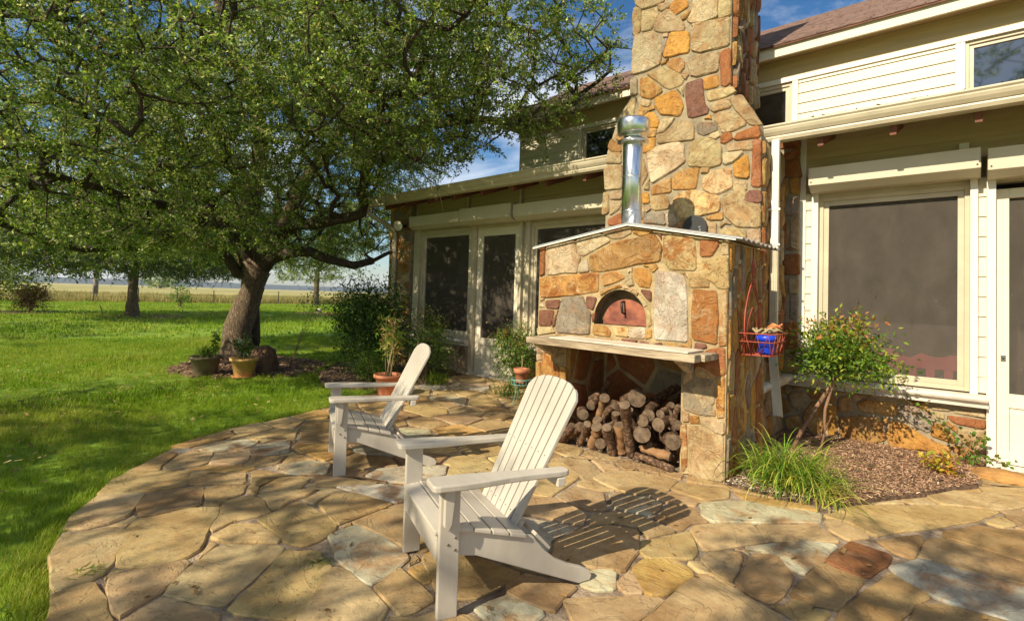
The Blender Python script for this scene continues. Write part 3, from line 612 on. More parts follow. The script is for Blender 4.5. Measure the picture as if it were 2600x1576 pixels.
LOWW='''
g -1.12 .43 -1.06 .44 -1.05 .40 -1.07 .35 -1.11 .35
o -1.13 .31 -1.04 .33 -1.04 .04 -1.10 .02 -1.13 .16
g -1.01 .42 -.93 .44 -.92 .30 -1.02 .28
g -.86 .38 -.79 .43 -.55 .43 -.53 .35 -.58 .31 -.83 .32
k -.52 .36 -.47 .43 -.38 .41 -.30 .37 -.27 .30 -.30 .20 -.39 .24 -.49 .31
g -1.01 .21 -.83 .26 -.67 .26 -.65 .15 -.62 .07 -.74 .01 -.91 -.02 -1.00 .04
g -.65 .27 -.59 .27 -.63 .20
o -.62 .13 -.57 .26 -.47 .24 -.28 .13 -.14 .09 -.17 .02 -.35 .04 -.58 -.01
o -.26 .30 -.19 .27 -.12 .20 -.12 .14 -.28 .18
c -.28 .44 -.20 .46 -.15 .43 -.28 .42
c -.12 .44 .10 .45 .09 .41 -.12 .42
r -.16 .38 .10 .38 .09 .31 -.09 .32 -.15 .35
y -.24 .39 -.19 .39 -.19 .35 -.24 .36
y -.08 .27 .10 .29 .10 .09 -.06 .16
g -1.58 .42 -1.50 .44 -1.50 .39 -1.56 .38
y -1.49 .37 -1.44 .41 -1.34 .43 -1.34 .27 -1.39 .23 -1.46 .28
g -1.32 .44 -1.19 .45 -1.15 .37 -1.26 .37
g -1.33 .21 -1.25 .34 -1.15 .34 -1.14 .02 -1.25 .01 -1.34 .12
'''
PILA='''
r -1.61 3.15 -1.40 3.13 -1.40 3.05 -1.60 3.08
r -1.60 2.90 -1.41 2.95 -1.38 2.73 -1.60 2.76
r -1.60 3.00 -1.41 3.04 -1.40 2.97 -1.60 2.92
g -1.63 2.74 -1.52 2.73 -1.52 2.55 -1.63 2.54
o -1.49 2.72 -1.40 2.73 -1.40 2.56 -1.48 2.56
k -1.63 2.49 -1.40 2.50 -1.41 2.34 -1.63 2.33
r -1.63 2.28 -1.52 2.25 -1.52 2.00 -1.62 1.98
y -1.48 2.29 -1.40 2.30 -1.40 1.94 -1.47 1.98
r -1.60 1.88 -1.39 1.90 -1.39 1.68 -1.60 1.68
r -1.64 1.63 -1.53 1.63 -1.51 1.47 -1.55 1.26 -1.63 1.25
y -1.49 1.63 -1.40 1.63 -1.40 1.48 -1.48 1.48
k -1.47 1.45 -1.40 1.45 -1.40 1.20 -1.47 1.20
r -1.56 1.14 -1.40 1.17 -1.40 .89 -1.61 .87
'''
LOGS=[
((-2.69, 4.2, 0.4),(-2.66, 4.3, 0.47),0.028,"slim grey-brown log lying at the top left of the pile"),
((-2.66, 4.15, 0.35),(-2.67, 4.35, 0.4),0.042,"short thick rough log just under the top left of the pile"),
((-2.67, 4.05, 0.29),(-2.9, 4.5, 0.23),0.045,"log whose sawn end faces out at the left, beside the chair back"),
((-2.16, 4.1, 0.51),(-2.42, 4.45, 0.36),0.066,"round log with a broad pale sawn end on the very top of the pile"),
((-2.48, 4.1, 0.46),(-2.59, 4.2, 0.28),0.040,"reddish split log leaning below the upper left logs"),
((-2.47, 4.15, 0.42),(-2.37, 4.25, 0.39),0.026,"thin log lying flat left of the round topmost log"),
((-2.32, 4.0, 0.43),(-2.49, 4.1, 0.21),0.028,"forked grey branch leaning down to the left in the middle"),
((-2.32, 3.88, 0.24),(-2.34, 4.02, -0.01),0.039,"long barky log standing upright with its foot on the flagstones, left of the other"),
((-2.13, 3.84, 0.44),(-2.2, 4.1, -0.03),0.041,"longest barky log standing upright in the middle of the pile"),
((-2.29, 3.98, 0.37),(-2.35, 4.08, 0.14),0.031,"bent thin log leaning between the two upright logs"),
((-2.19, 4.05, 0.41),(-2.2, 4.15, 0.27),0.022,"thin stick leaning right of the longest upright log"),
((-2.05, 4.0, 0.35),(-2.19, 4.4, 0.32),0.047,"log with pale oval sawn end below the round topmost log"),
((-2.01, 4.03, 0.4),(-2.09, 4.35, 0.44),0.040,"rough log slanting up to the right with a small sawn end"),
((-1.92, 4.05, 0.42),(-1.92, 4.3, 0.47),0.031,"smooth log slanting up right under the dark back logs"),
((-1.89, 4.2, 0.48),(-1.9, 4.4, 0.53),0.024,"thin log in shade against the right pillar, near the top"),
((-1.9, 3.98, 0.35),(-1.96, 4.35, 0.34),0.049,"log with wide cracked oval end in the middle right"),
((-1.75, 4.0, 0.37),(-1.96, 4.3, 0.34),0.032,"log with small pale round end next to the right pillar"),
((-1.77, 4.08, 0.51),(-1.79, 4.12, 0.38),0.025,"upright log wedged against the right pillar"),
((-1.77, 3.97, 0.24),(-2.11, 4.4, 0.15),0.059,"biggest grey sawn log end low beside the right pillar"),
((-2.05, 4.0, 0.24),(-2.21, 4.4, 0.19),0.059,"shaded thick log with a bright patch in the lower middle"),
((-1.77, 3.97, 0.02),(-2.11, 4.02, 0.05),0.028,"long dark log lying on the ground in front at the right"),
((-1.82, 4.05, 0.09),(-2.11, 4.15, 0.08),0.035,"split log lying above the long ground log"),
((-1.78, 4.08, 0.06),(-1.81, 4.12, -0.02),0.031,"stub of bark log at the foot of the right pillar"),
((-2.58, 3.98, 0.23),(-2.73, 4.1, 0.07),0.030,"small crooked log with a pale cut end low on the left"),
((-2.65, 3.98, 0.19),(-2.87, 4.05, 0.02),0.041,"dark barky log slanting down left behind the chair back"),
((-2.71, 3.95, 0.1),(-2.84, 4.0, -0.02),0.035,"short log at the lower left end of the pile"),
((-2.46, 3.95, 0.19),(-2.56, 4.05, 0.01),0.044,"yellowish split log leaning at the lower left"),
((-2.25, 3.98, 0.15),(-2.28, 4.05, -0.0),0.048,"pale split log standing between the two upright logs"),
((-2.54, 3.92, 0.13),(-2.64, 4.0, -0.01),0.031,"crumbling log stub at the lower left foot"),
((-2.5, 4.02, 0.28),(-2.59, 4.1, 0.16),0.038,"rotten reddish log in the left middle of the pile"),
((-2.15, 4.4, 0.44),(-2.06, 4.5, 0.52),0.037,"dark log lying far back at the top in deep shade"),
((-1.91, 4.15, 0.41),(-1.93, 4.4, 0.41),0.035,"rough bark log buried at the right middle"),
((-2.44, 3.98, 0.08),(-2.53, 4.1, 0.1),0.042,"stubby log at the foot of the pile, left of the upright logs"),
((-2.13, 4.25, 0.46),(-2.26, 4.4, 0.46),0.021,"short thin stick poking up behind the round topmost log"),
((-2.03, 4.1, 0.14),(-2.03, 4.3, 0.09),0.026,"log half hidden below the biggest sawn log end"),
]
LIMBS={
"trunk":[(-10.95,4.12,-0.05,0.40),(-10.98,4.15,0.21,0.34),(-11.00,4.18,0.54,0.32),(-10.98,4.25,0.92,0.30),(-10.92,4.35,1.30,0.29),(-10.84,4.41,1.64,0.31),(-10.87,4.37,1.89,0.33)],
"stem":[(-11.13,4.49,0.05,0.20),(-11.12,4.48,0.53,0.17),(-11.07,4.44,0.96,0.17),(-10.96,4.45,1.39,0.20)],
"L1":[(-10.81,4.31,1.63,0.15),(-10.93,4.07,1.66,0.13),(-10.85,3.86,1.93,0.12),(-10.83,3.60,2.15,0.11),(-10.70,3.03,2.24,0.10),(-10.74,2.48,2.11,0.09),(-10.77,1.92,1.92,0.07),(-10.72,1.43,1.94,0.06),(-10.39,0.92,2.06,0.05)],
"L2":[(-10.84,4.26,1.88,0.20),(-10.88,3.94,2.43,0.17),(-10.81,3.44,3.08,0.14),(-10.82,2.88,3.60,0.12),(-10.61,2.24,4.14,0.11),(-10.03,1.67,4.45,0.09),(-9.46,1.10,4.64,0.07),(-9.03,0.67,4.72,0.05)],
"L3":[(-10.90,4.35,1.80,0.26),(-11.07,4.30,2.65,0.23),(-11.08,4.39,3.44,0.20),(-10.97,4.45,4.30,0.18),(-10.98,4.27,5.12,0.16),(-11.10,3.86,6.04,0.14),(-11.07,3.58,6.84,0.12),(-11.04,3.31,7.84,0.09)],
"L4":[(-10.84,4.41,1.81,0.22),(-10.77,4.71,2.34,0.18),(-10.71,5.00,3.07,0.16),(-10.42,5.36,3.98,0.15),(-9.87,5.68,4.85,0.13),(-8.98,5.76,5.71,0.11),(-7.88,5.92,6.11,0.09),(-6.57,6.28,6.14,0.07),(-5.36,6.56,5.73,0.05)],
"L5":[(-10.76,4.48,1.73,0.19),(-10.53,4.54,1.94,0.16),(-10.07,4.68,2.07,0.14),(-9.46,4.82,2.07,0.12),(-9.04,5.06,1.94,0.10),(-8.84,5.38,1.84,0.09),(-8.71,5.75,1.98,0.08),(-8.61,6.10,2.21,0.05)],
"L6":[(-10.77,4.46,1.89,0.20),(-10.37,4.53,2.30,0.17),(-9.80,4.63,2.57,0.14),(-8.98,4.82,2.61,0.12),(-8.11,5.05,2.73,0.10),(-7.28,5.24,3.00,0.08),(-6.34,5.53,3.22,0.06),(-5.63,5.76,3.31,0.04)],
"L7":[(-9.62,5.62,4.87,0.13),(-8.51,5.70,4.34,0.11),(-7.17,5.82,4.35,0.10),(-6.08,5.98,4.25,0.08),(-5.04,6.12,4.01,0.07),(-4.33,6.20,4.32,0.05),(-3.76,6.17,4.52,0.03)],
"L8":[(-10.88,3.94,2.43,0.13),(-10.37,3.32,2.48,0.12),(-9.90,2.66,2.65,0.10),(-9.45,2.00,2.63,0.08),(-8.98,1.33,2.70,0.06),(-8.63,0.84,2.67,0.05)],
"L9":[(-10.82,2.88,3.60,0.10),(-10.85,2.30,4.06,0.09),(-11.03,1.87,3.91,0.09),(-10.98,1.40,3.51,0.08),(-10.84,0.98,3.58,0.06)],
"L10":[(-11.08,4.39,3.44,0.15),(-12.17,4.33,4.20,0.12),(-13.24,4.14,5.11,0.10),(-14.36,3.90,6.28,0.08)],
}
# ------------------------------------------------------------------ ground
XYZ = lambda u, v, w: (u, v, w)
XZ = lambda yy: (lambda u, v, w: (u, yy+w, v))        # poly in x,z swept along y
YZ = lambda u, v, w: (w, u, v)                        # poly in y,z swept along x
PEDGE = [(-2.2, -.9), (-2.45, -.2), (-2.77, .38), (-3.05, .42), (-3.41, .46), (-3.67, .53), (-4.2, .78), (-4.64, 1.04), (-5.05, 1.45), (-5.35, 1.98), (-5.53, 2.82), (-5.68, 3.3), (-5.95, 3.8), (-6.13, 4.45), (-6.2, 5.07), (-6.4, 5.6), (-6.5, 6.28)]
PATP = PEDGE+[(6, 6.28), (6, -2.6), (-1, -2.6)]
BED = [(-1.36, 4.02), (-1.17, 4.03), (-1.0, 4.02), (-.77, 4.1), (-.61, 4.22), (-.48, 4.52), (-.25, 4.87), (-.13, 5.16), (.04, 5.42), (.04, 5.89), (.10, 6.26), (-1.7, 6.26), (-1.7, 5.0), (-1.36, 4.9)]
LBED = [(-6.2, 5.1), (-6.13, 4.5), (-6.6, 4.3), (-7.3, 4.0), (-8.0, 4.3), (-9.0, 5.2), (-9.2, 6.5), (-8.9, 7.5), (-8.85, 6.3), (-6.5, 6.28)]
quads('ground', np.array([[(-4000, -4000, -.30), (3000, -4000, -.30), (3000, 4000, -.30), (-4000, 4000, -.30)]]), 'lawn', kind='structure')
def sheet(name, x0, x1, y0, y1, z, nx, ny, m, amp, **k):
    X, Y = np.meshgrid(np.linspace(x0, x1, nx), np.linspace(y0, y1, ny), indexing='ij')
    Z = np.array([noise((a*.12, b*.12, 3.))+.4*noise((a*.5, b*.5, 1.)) for a, b in zip(X.ravel(), Y.ravel())])*amp+z
    V = np.stack([X.ravel(), Y.ravel(), Z], 1); i, j = np.meshgrid(np.arange(nx-1), np.arange(ny-1), indexing='ij'); a = (i*ny+j).ravel()
    return quads(name, V, m, faces=np.stack([a, a+ny, a+ny+1, a+1], 1), smooth=True, **k)
sheet('lawn', -51.2, 30, -60, 90, -.075, 90, 120, 'lawn', .03, kind='structure')
sheet('field', -2600, -51.2, -2200, 2600, -.10, 60, 60, 'field', .0, kind='structure')
p = MB(); p.prism(PATP, XYZ, -.16, -.013); patio = p.build('patio', 'joint', kind='structure')
trc = parse(PATIO); FLT = lambda u, v, d: (u, v, d-.012)
OVB = [(-3.24, 4.02), (-1.36, 4.02), (-1.36, 5), (-3.24, 5)]
stones(patio, [(-2.4, .2)]+PEDGE[2:]+[(-3.5, 6.28), (-3.4, 5.3), (-1.5, 5.3), (-1.7, 6.28), (1.0, 6.28), (1.0, 1.4), (-.8, 1.0), (-2.2, .2)], trc, FLT, .36, .017, 'aaaaaaadddgw', FCOL, 'flag', .012, 'flagstone', holes=[BED, OVB], ax=(1.25, .95), seed=4, bev=.007, jit=.009, ex=.010)
m_ = MB().prism([(x, y) for x, y in BED], XYZ, -.15, .012); m_.build('mulch_bed', 'mulch', kind='structure')
MB().prism(LBED, XYZ, -.15, -.01).build('planting_bed', 'mulch', kind='structure')
def disc(name, c, r, m, z=-.035, n=40, ry=None, **k):
    ry = ry or r; rs = [1+random.uniform(-.12, .12) for _ in range(n)]
    P = [(c[0]+r*rs[i]*math.cos(2*math.pi*i/n), c[1]+ry*rs[i]*math.sin(2*math.pi*i/n)) for i in range(n)]
    return MB().prism(P, XYZ, z-.12, z).build(name, m, **k), P
_, TREEBED = disc('mulch_ring', (-9.75, 3.95), 1.35, 'mulch', ry=1.25, kind='structure')
disc('mulch_ring', (-28, 6.6), 1.5, 'mulch', ry=1.6, kind='structure'); disc('mulch_ring', (-29, 16.3), 2.2, 'red_soil', ry=2.2, kind='structure')
disc('mulch_ring', (-32.6, 2.6), 1.7, 'mulch', ry=1.8, kind='structure')
# hills on the horizon
nh = 90; V = []; F = []
for i in range(nh+1):
    y = -1500+i*65; hgt = 19+2.2*noise((i*.16, 0, 0))*2+1.0*noise((i*.7, 3, 0)); dx = 60*noise((i*.2, 5, 0))
    V += [(-1900+dx, y, -1), (-2100+dx, y, hgt*.75), (-2350+dx, y, hgt*1.15), (-3000, y, -1)]
F = [(i*4+k, i*4+k+1, i*4+k+5, i*4+k+4) for i in range(nh) for k in range(3)]
MB().add(V, F).build('hills', 'hill', smooth=True, kind='structure')

# ------------------------------------------------------------------ house
house = empty('house', (0, 6.3, 0), 'long two-storey house with cream lap siding, stone base, screened porch and brown shingled roofs', 'house')
HB = lambda name, a, b, m, bevel=0, par=None: box(name, a, b, m, par or house, bevel)
FY = 6.3
# backing walls with openings
wb = MB()
for x0, x1, z0, z1 in ((-8.85, -7.95, -.1, 3.2), (-7.95, -6.52, -.1, .6), (-6.52, -6.44, -.1, 3.2), (-5.42, -5.2, -.1, 3.2), (-5.2, -1.22, -.1, .6), (-3.5, -1.22, .6, 3.2), (-1.22, .0, -.1, .6), (-.0, .16, -.1, 3.2),
                       (1.16, 5, -.1, 3.2), (-7.95, -6.52, 2.5, 3.2), (-6.44, -5.42, 2.5, 3.2), (-5.2, -3.5, 2.5, 3.2), (-1.22, 0, 2.5, 3.2), (.16, 1.16, 2.5, 3.2)):
    wb.box((x0, FY+.01, z0), (x1, FY+.13, z1))
wb.build('wall', 'tan', house)
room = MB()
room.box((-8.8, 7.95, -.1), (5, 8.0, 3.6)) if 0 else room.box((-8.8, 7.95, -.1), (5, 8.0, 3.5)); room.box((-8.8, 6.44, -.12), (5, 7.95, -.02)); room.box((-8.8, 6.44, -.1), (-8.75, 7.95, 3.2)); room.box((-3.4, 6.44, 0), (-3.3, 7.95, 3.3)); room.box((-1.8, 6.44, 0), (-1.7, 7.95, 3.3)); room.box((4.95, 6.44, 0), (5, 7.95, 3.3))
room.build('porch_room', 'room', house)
# lap siding
MT['eave'] = simple('shaded_siding_paint', (.50, .39, .19), .6, .08, 3, .08, stretch=(.4, 1, 6))  # siding paint darkened to olive: the shade under the eaves put into colour
def lap(x0, x1, z, hh=.18, y=FY, top=None, m='siding'):
    t = min(z+hh+.012, top or 99)
    if t-z < .02: return
    MB().prism([(y, z), (y-.020, z), (y-.020, z+.006), (y-.006, t), (y, t)], YZ, x0, x1).build('siding_board', m, house)
zz = [.04+.18*k for k in range(3, 18)]
for z in zz:
    if z < 2.62:
        lap(-1.345, -1.285, max(z, .62)); lap(.045, .098, max(z, .62))
    if z > 2.5:
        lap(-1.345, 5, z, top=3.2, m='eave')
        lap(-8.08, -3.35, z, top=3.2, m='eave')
for x0, x1, y in ((-1.405, -1.345, 6.262), (-1.283, -1.222, 6.235), (-.012, .043, 6.235), (.098, .160, 6.215)): HB('trim_board', (x0, y, .60 if x0 < .09 else -.02), (x1, FY+.0, 2.62 if x0 > -1.4 else 3.16), 'white', .004)
# windows and doors
def window(x0, x1, z0, z1, f=.06, y=FY, scr=True):
    w_ = box('window', (x0, y-.005, z0), (x0+f*.45, y+.09, z1), 'tan', house, .003)
    mb = MB(); mb.box((x1-f*.45, y-.005, z0), (x1, y+.09, z1)); mb.box((x0+f*.45, y-.004, z1-f*.5), (x1-f*.45, y+.09, z1)); mb.box((x0+f*.45, y-.004, z0), (x1-f*.45, y+.09, z0+f*.5))
    mb.build('frame', 'tan', w_, bevel=.003)
    m2 = MB(); a, b, c, d = x0+f*.45+.001, x1-f*.45-.001, z0+f*.5+.001, z1-f*.5-.001; g = f*.55
    m2.box((a, y+.012, c), (a+g, y+.045, d)); m2.box((b-g, y+.012, c), (b, y+.045, d)); m2.box((a+g, y+.013, d-g), (b-g, y+.045, d)); m2.box((a+g, y+.013, c), (b-g, y+.045, c+g))
    m2.build('sash', 'gut', w_, bevel=.002)
    quads('screen' if scr else 'pane', np.array([[(a+g, y+.03, c+g), (b-g, y+.03, c+g), (b-g, y+.03, d-g), (a+g, y+.03, d-g)]]), 'screen' if scr else 'glass', w_)
    return w_
window(-1.221, -.013, .615, 2.50, .085)
window(-7.95, -6.52, .585, 2.54, .12); window(-5.2, -3.5, .585, 2.52, .10)
def door(x0, x1, z1, zs, s=.10, hs=1):
    y = FY+.02
    d = empty('door', (x0, y, 0)); d.parent = house; d.location = (x0, y-6.3, 0)
    mb = MB(); mb.box((x0, y, .02), (x0+s, y+.04, z1)); mb.box((x1-s, y, .02), (x1, y+.04, z1)); mb.box((x0+s, y, z1-s), (x1-s, y+.04, z1)); mb.box((x0+s, y, zs-.12), (x1-s, y+.04, zs)); mb.box((x0+s, y, .02), (x1-s, y+.04, .13))
    mb.build('frame', 'siding', d, bevel=.003)
    n = 6
    for i in range(n):
        a = x0+s+(x1-x0-2*s)*i/n; MB().box((a+.003, y+.014, .13), (a+(x1-x0-2*s)/n-.003, y+.03, zs-.12)).build('panel_board', 'siding', d, bevel=.003)
    quads('screen', np.array([[(x0+s, y+.025, zs), (x1-s, y+.025, zs), (x1-s, y+.025, z1-s), (x0+s, y+.025, z1-s)]]), 'screen', d)
    hx = x0+.03 if hs < 0 else x1-.05
    h = MB().box((hx, y-.006, .91), (hx+.034, y, .97)); h.build('latch_plate', 'bolt', d, bevel=.003)
    MB().tube([(hx+.017, y-.006, .94), (hx+.017, y-.02, .94)], .008, 10).build('latch', 'dark', d)
door(-6.43, -5.43, 2.50, .63, .13); door(.162, 1.16, 2.44, .63, .085, -1)
HB('threshold', (.10, 6.18, -.02), (1.3, 6.3, .02), 'sill', .004); HB('threshold', (-6.5, 6.18, -.02), (-5.35, 6.3, .025), 'sill', .004)
for x0, x1 in ((-8.12, -7.952), (-6.518, -6.435), (-5.425, -5.36), (-5.27, -5.202)): HB('trim_board', (x0, 6.245, .0 if x0 > -6.6 else .6), (x1, 6.305, 2.66), 'gut', .004)
HB('trim_board', (-3.5, 6.25, .6), (-3.38, 6.3, 2.66), 'gut', .004)
# roller shutter boxes
def shutter(x0, x1, zt, zb, yf=6.03):
    P = [(FY-.004, zb-.02), (yf+.09, zb-.025), (yf, zb+.035), (yf, zt), (FY-.004, zt)]
    s_ = MB().prism(P, YZ, x0, x1).build('shutter_box', 'shut', house, bevel=.004)
    for xx in (x0+.02, x1-.02): MB().tube([(xx, yf-.002, zb+.065), (xx, yf-.006, zb+.065)], .007, 8).build('screw', 'dark', s_)
    for xx in (x0-.0035, x1): MB().prism([(q+.0, r_) for q, r_ in P], YZ, xx, xx+.0035).build('end_cap', 'gut', s_)
shutter(-1.27, .055, 2.775, 2.56); shutter(.105, 1.3, 2.755, 2.53)
shutter(-8.02, -6.62, 2.80, 2.58); shutter(-6.60, -5.42, 2.82, 2.57, 6.01); shutter(-5.38, -3.44, 2.79, 2.565)
HB('junction_box', (-.09, 6.24, 2.776), (-.02, 6.3, 2.88), 'white', .003)
for x in (-6.62, -5.40, -3.46): HB('conduit', (x-.02, 6.22, 2.83), (x+.02, 6.262, 3.1), 'tan', .003)
# sills
def sill(x0, x1, zt, y0=6.12):
    P = [(6.28, zt), (y0+.03, zt), (y0+.008, zt-.012), (y0, zt-.03), (y0+.008, zt-.05), (y0+.03, zt-.062), (y0+.05, zt-.066), (y0+.05, zt-.085), (y0+.035, zt-.09), (y0+.035, zt-.105), (6.28, zt-.105)]
    MB().prism(P, YZ, x0, x1).build('sill', 'sill', house)
sill(-1.66, -.705, .605); sill(-.70, .112, .605); sill(-8.16, -6.49, .585); sill(-5.2, -3.4, .585)
P = [(-1.50, .60), (-1.43, .60), (-1.405, .585), (-1.40, .57), (-1.405, .55), (-1.43, .54), (-1.43, .52), (-1.50, .50)]
MB().prism(P, lambda u, v, w: (u-.02, w, v), 5.0, 6.12).build('sill', 'sill', house)
# stone walls
WALLF = lambda yy: (lambda u, v, d: (u, yy-d, v))
def stonewall(x0, x1, z0, z1, y, traced, keys, sp, seed, mort='mortar_g', proud=.018, name='stone_wall', depth=.12, cell=.018):
    s_ = box(name, (x0, y, z0), (x1, FY+.005 if y < FY else y+depth, z1), mort, house)
    stones(s_, [(x0+.004, z0), (x1-.004, z0), (x1-.004, z1-.01), (x0+.004, z1-.01)], traced, WALLF(y), sp, cell, keys, proud=proud, seed=seed, ax=(1.3, .9), bev=.009)
    return s_
stonewall(-1.66, .102, -.1, .498, 6.255, parse(LOWW), 'gggoyr', .2, 3)
stonewall(-1.72, -1.405, .606, 3.16, 6.215, parse(PILA), 'rrgyk', .17, 5)
stonewall(-8.86, -8.16, -.1, 3.12, 6.2, [], 'gorycgk', .24, 8, 'mortar_g')
stonewall(-8.155, -6.52, -.1, .478, 6.22, [], 'ycgYk', .26, 9)
stonewall(-5.2, -3.4, -.1, .478, 6.22, [], 'ycgk', .28, 10)
# left end wall of the house
box('stone_wall', (-8.86, 6.32, -.1), (-8.80, 8.0, 3.2), 'tan', house)
# lower roof
def eave(x0, x1):
    MB().prism([(5.55, 3.10), (5.55, 3.135), (6.6, 3.42), (6.6, 3.39)], YZ, x0, x1).build('porch_roof', 'shingle', house)
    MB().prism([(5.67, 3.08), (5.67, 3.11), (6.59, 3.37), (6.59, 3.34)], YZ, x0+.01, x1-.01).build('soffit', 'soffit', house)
    MB().prism([(5.655, 2.985), (5.67, 2.985), (5.67, 3.09), (5.655, 3.09)], YZ, x0, x1).build('fascia', 'tan', house)
    P = [(5.65, 3.14), (5.65, 2.990), (5.585, 2.990), (5.570, 3.02), (5.572, 3.035), (5.562, 3.041), (5.540, 3.07), (5.528, 3.098), (5.528, 3.108), (5.514, 3.124), (5.514, 3.139), (5.54, 3.139), (5.54, 3.131), (5.58, 3.045), (5.64, 3.045), (5.64, 3.13)]
    return MB().prism(P, YZ, x0, x1).build('gutter', 'gut', house)
eave(-1.575, 5); eave(-8.85, -3.37)
MB().prism([(6.6, 3.39), (6.6, 3.42), (8.0, 3.80), (8.0, 3.77)], YZ, -8.85, -5.78).build('porch_roof', 'shingle', house)
for x in [-1.10+.57*k for k in range(10)]+[-3.82-.64*k for k in range(8)]:
    MB().prism([(5.68, 2.90), (5.68, 3.09), (6.28, 3.25), (6.28, 3.12)], YZ, x-.024, x+.024).build('rafter_tail', 'rafter', house)
# downspouts
dn = MB(); dn.prism([(0, 0), (.072, 0), (.072, .055), (.0, .055)], lambda u, v, w: (-1.50+u, 5.53+v, w), 1.9, 2.99); dn.build('downspout', 'white', house, bevel=.006)
dn = MB(); dn.prism([(0, 0), (.072, 0), (.072, .055), (.0, .055)], lambda u, v, w: (-1.501+u, 5.531+v, w), .86, 1.9)  # lower length in darker gutter paint, its shadow put into the colour
for k in range(3): dn.box((-1.492+k*.022, 5.525, .87), (-1.483+k*.022, 5.531, 1.895))
dl = dn.build('downspout', 'gut', house, bevel=.003)
A = [(-1.501, 5.531, .86), (-1.429, 5.531, .86), (-1.429, 5.586, .86), (-1.501, 5.586, .86)]; B_ = [(-1.37, 5.23, .33), (-1.30, 5.24, .33), (-1.30, 5.29, .31), (-1.37, 5.28, .31)]
MB().add(A+B_, [(0, 1, 5, 4), (1, 2, 6, 5), (2, 3, 7, 6), (3, 0, 4, 7), (4, 5, 6, 7)]).build('downspout_elbow', 'gut', house)
HB('strap', (-1.52, 5.524, 2.28), (-1.41, 5.53, 2.30), 'white'); HB('strap', (-1.52, 5.524, 1.93), (-1.41, 5.53, 1.95), 'white')
MB().tube([(-8.76, 5.60, 3.0), (-8.77, 5.61, 2.91), (-8.75, 5.68, 2.84), (-8.62, 6.08, 2.62), (-8.60, 6.13, 2.54), (-8.60, 6.14, 2.3), (-8.60, 6.14, .1)], .045, 10).build('downspout', 'gut', house)
# debris lying in the right gutter
# upper storey
UY = 6.6
uw = MB()
for x0, x1, z0, z1 in ((-5.775, 5, 2.9, 3.29), (-5.775, -4.5, 3.29, 4.26), (-3.71, -2.23, 3.29, 4.26), (-1.572, -.05, 3.29, 4.26), (1.07, 5, 3.29, 4.26), (-4.5, -3.71, 3.95, 4.26), (-2.23, -1.572, 3.95, 4.26), (-.05, 1.07, 3.95, 4.26)): uw.box((x0, UY+.002, z0), (x1, UY+.10, z1))
uw.box((-5.775, UY+.10, 3.0), (-5.68, 10.4, 4.26)); uw.build('upper_wall', 'tan', house)
for z in [3.3215-.1188*k for k in range(-6, 3)]:
    for x0, x1 in ((-5.75, -4.562), (-3.648, -2.30), (-1.505, -.125)): lap(x0, x1, z, .1188, UY+.002, top=3.998)
for x0, x1, z1 in ((-1.5675, -1.507, 3.96), (-.124, -.051, 3.96), (-4.562, -4.498, 3.96), (-3.711, -3.648, 3.96), (-2.293, -2.229, 3.96)): HB('trim_board', (x0, UY-.03, 3.2), (x1, UY+.001, z1-.01), 'white', .003)
HB('trim_board', (-2.4, UY-.032, 3.953), (5, UY+.001, 4.011), 'white', .003); HB('trim_board', (-5.75, UY-.032, 3.953), (-2.405, UY+.001, 4.011), 'white', .003)
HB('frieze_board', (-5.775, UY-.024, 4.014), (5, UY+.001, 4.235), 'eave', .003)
window(-2.228, -1.570, 3.12, 3.949, .075, UY, False); window(-.050, 1.07, 3.12, 3.949, .06, UY, False); window(-4.496, -3.713, 3.12, 3.949, .06, UY, False)
HB('soffit', (-6.05, 6.38, 4.237), (5, 6.9, 4.255), 'eave')
HB('fascia', (-6.07, 6.35, 4.185), (5, 6.38, 4.313), 'siding', .004)
rf = MB(); rf.prism([(6.32, 4.292), (6.32, 4.312), (8.62, 5.670), (11.1, 4.30), (11.1, 4.27), (8.62, 5.63)], YZ, -6.1, 5.2); mroof = rf.build('roof', 'rafter', house)
# shingle courses, each a strip of its own
for k in range(18):
    y0 = 6.312+.125*k; z0 = 4.318+(y0-6.32)*.5905; y1 = y0+.145; z1 = z0+.145*.5905
    mb = MB(); x = -6.12+(k % 3)*.11
    while x < 5.2:
        wd_ = random.choice((.14, .19, .26, .3)); t = random.uniform(.007, .014)
        mb.add([(x, y0, z0+t), (x+wd_-.006, y0, z0+t), (x+wd_-.006, y1, z1+.004), (x, y1, z1+.004), (x, y0, z0-.004), (x+wd_-.006, y0, z0-.004)], [(0, 1, 2, 3), (4, 5, 1, 0), (5, 2, 1), (4, 0, 3)]); x += wd_
    mb.build('shingle_course', 'shingle', mroof)
gb = MB(); gb.prism([(6.6, 4.28), (10.5, 4.28), (8.62, 5.5)], YZ, -5.77, -5.73); gb.build('gable_wall', 'siding', house)
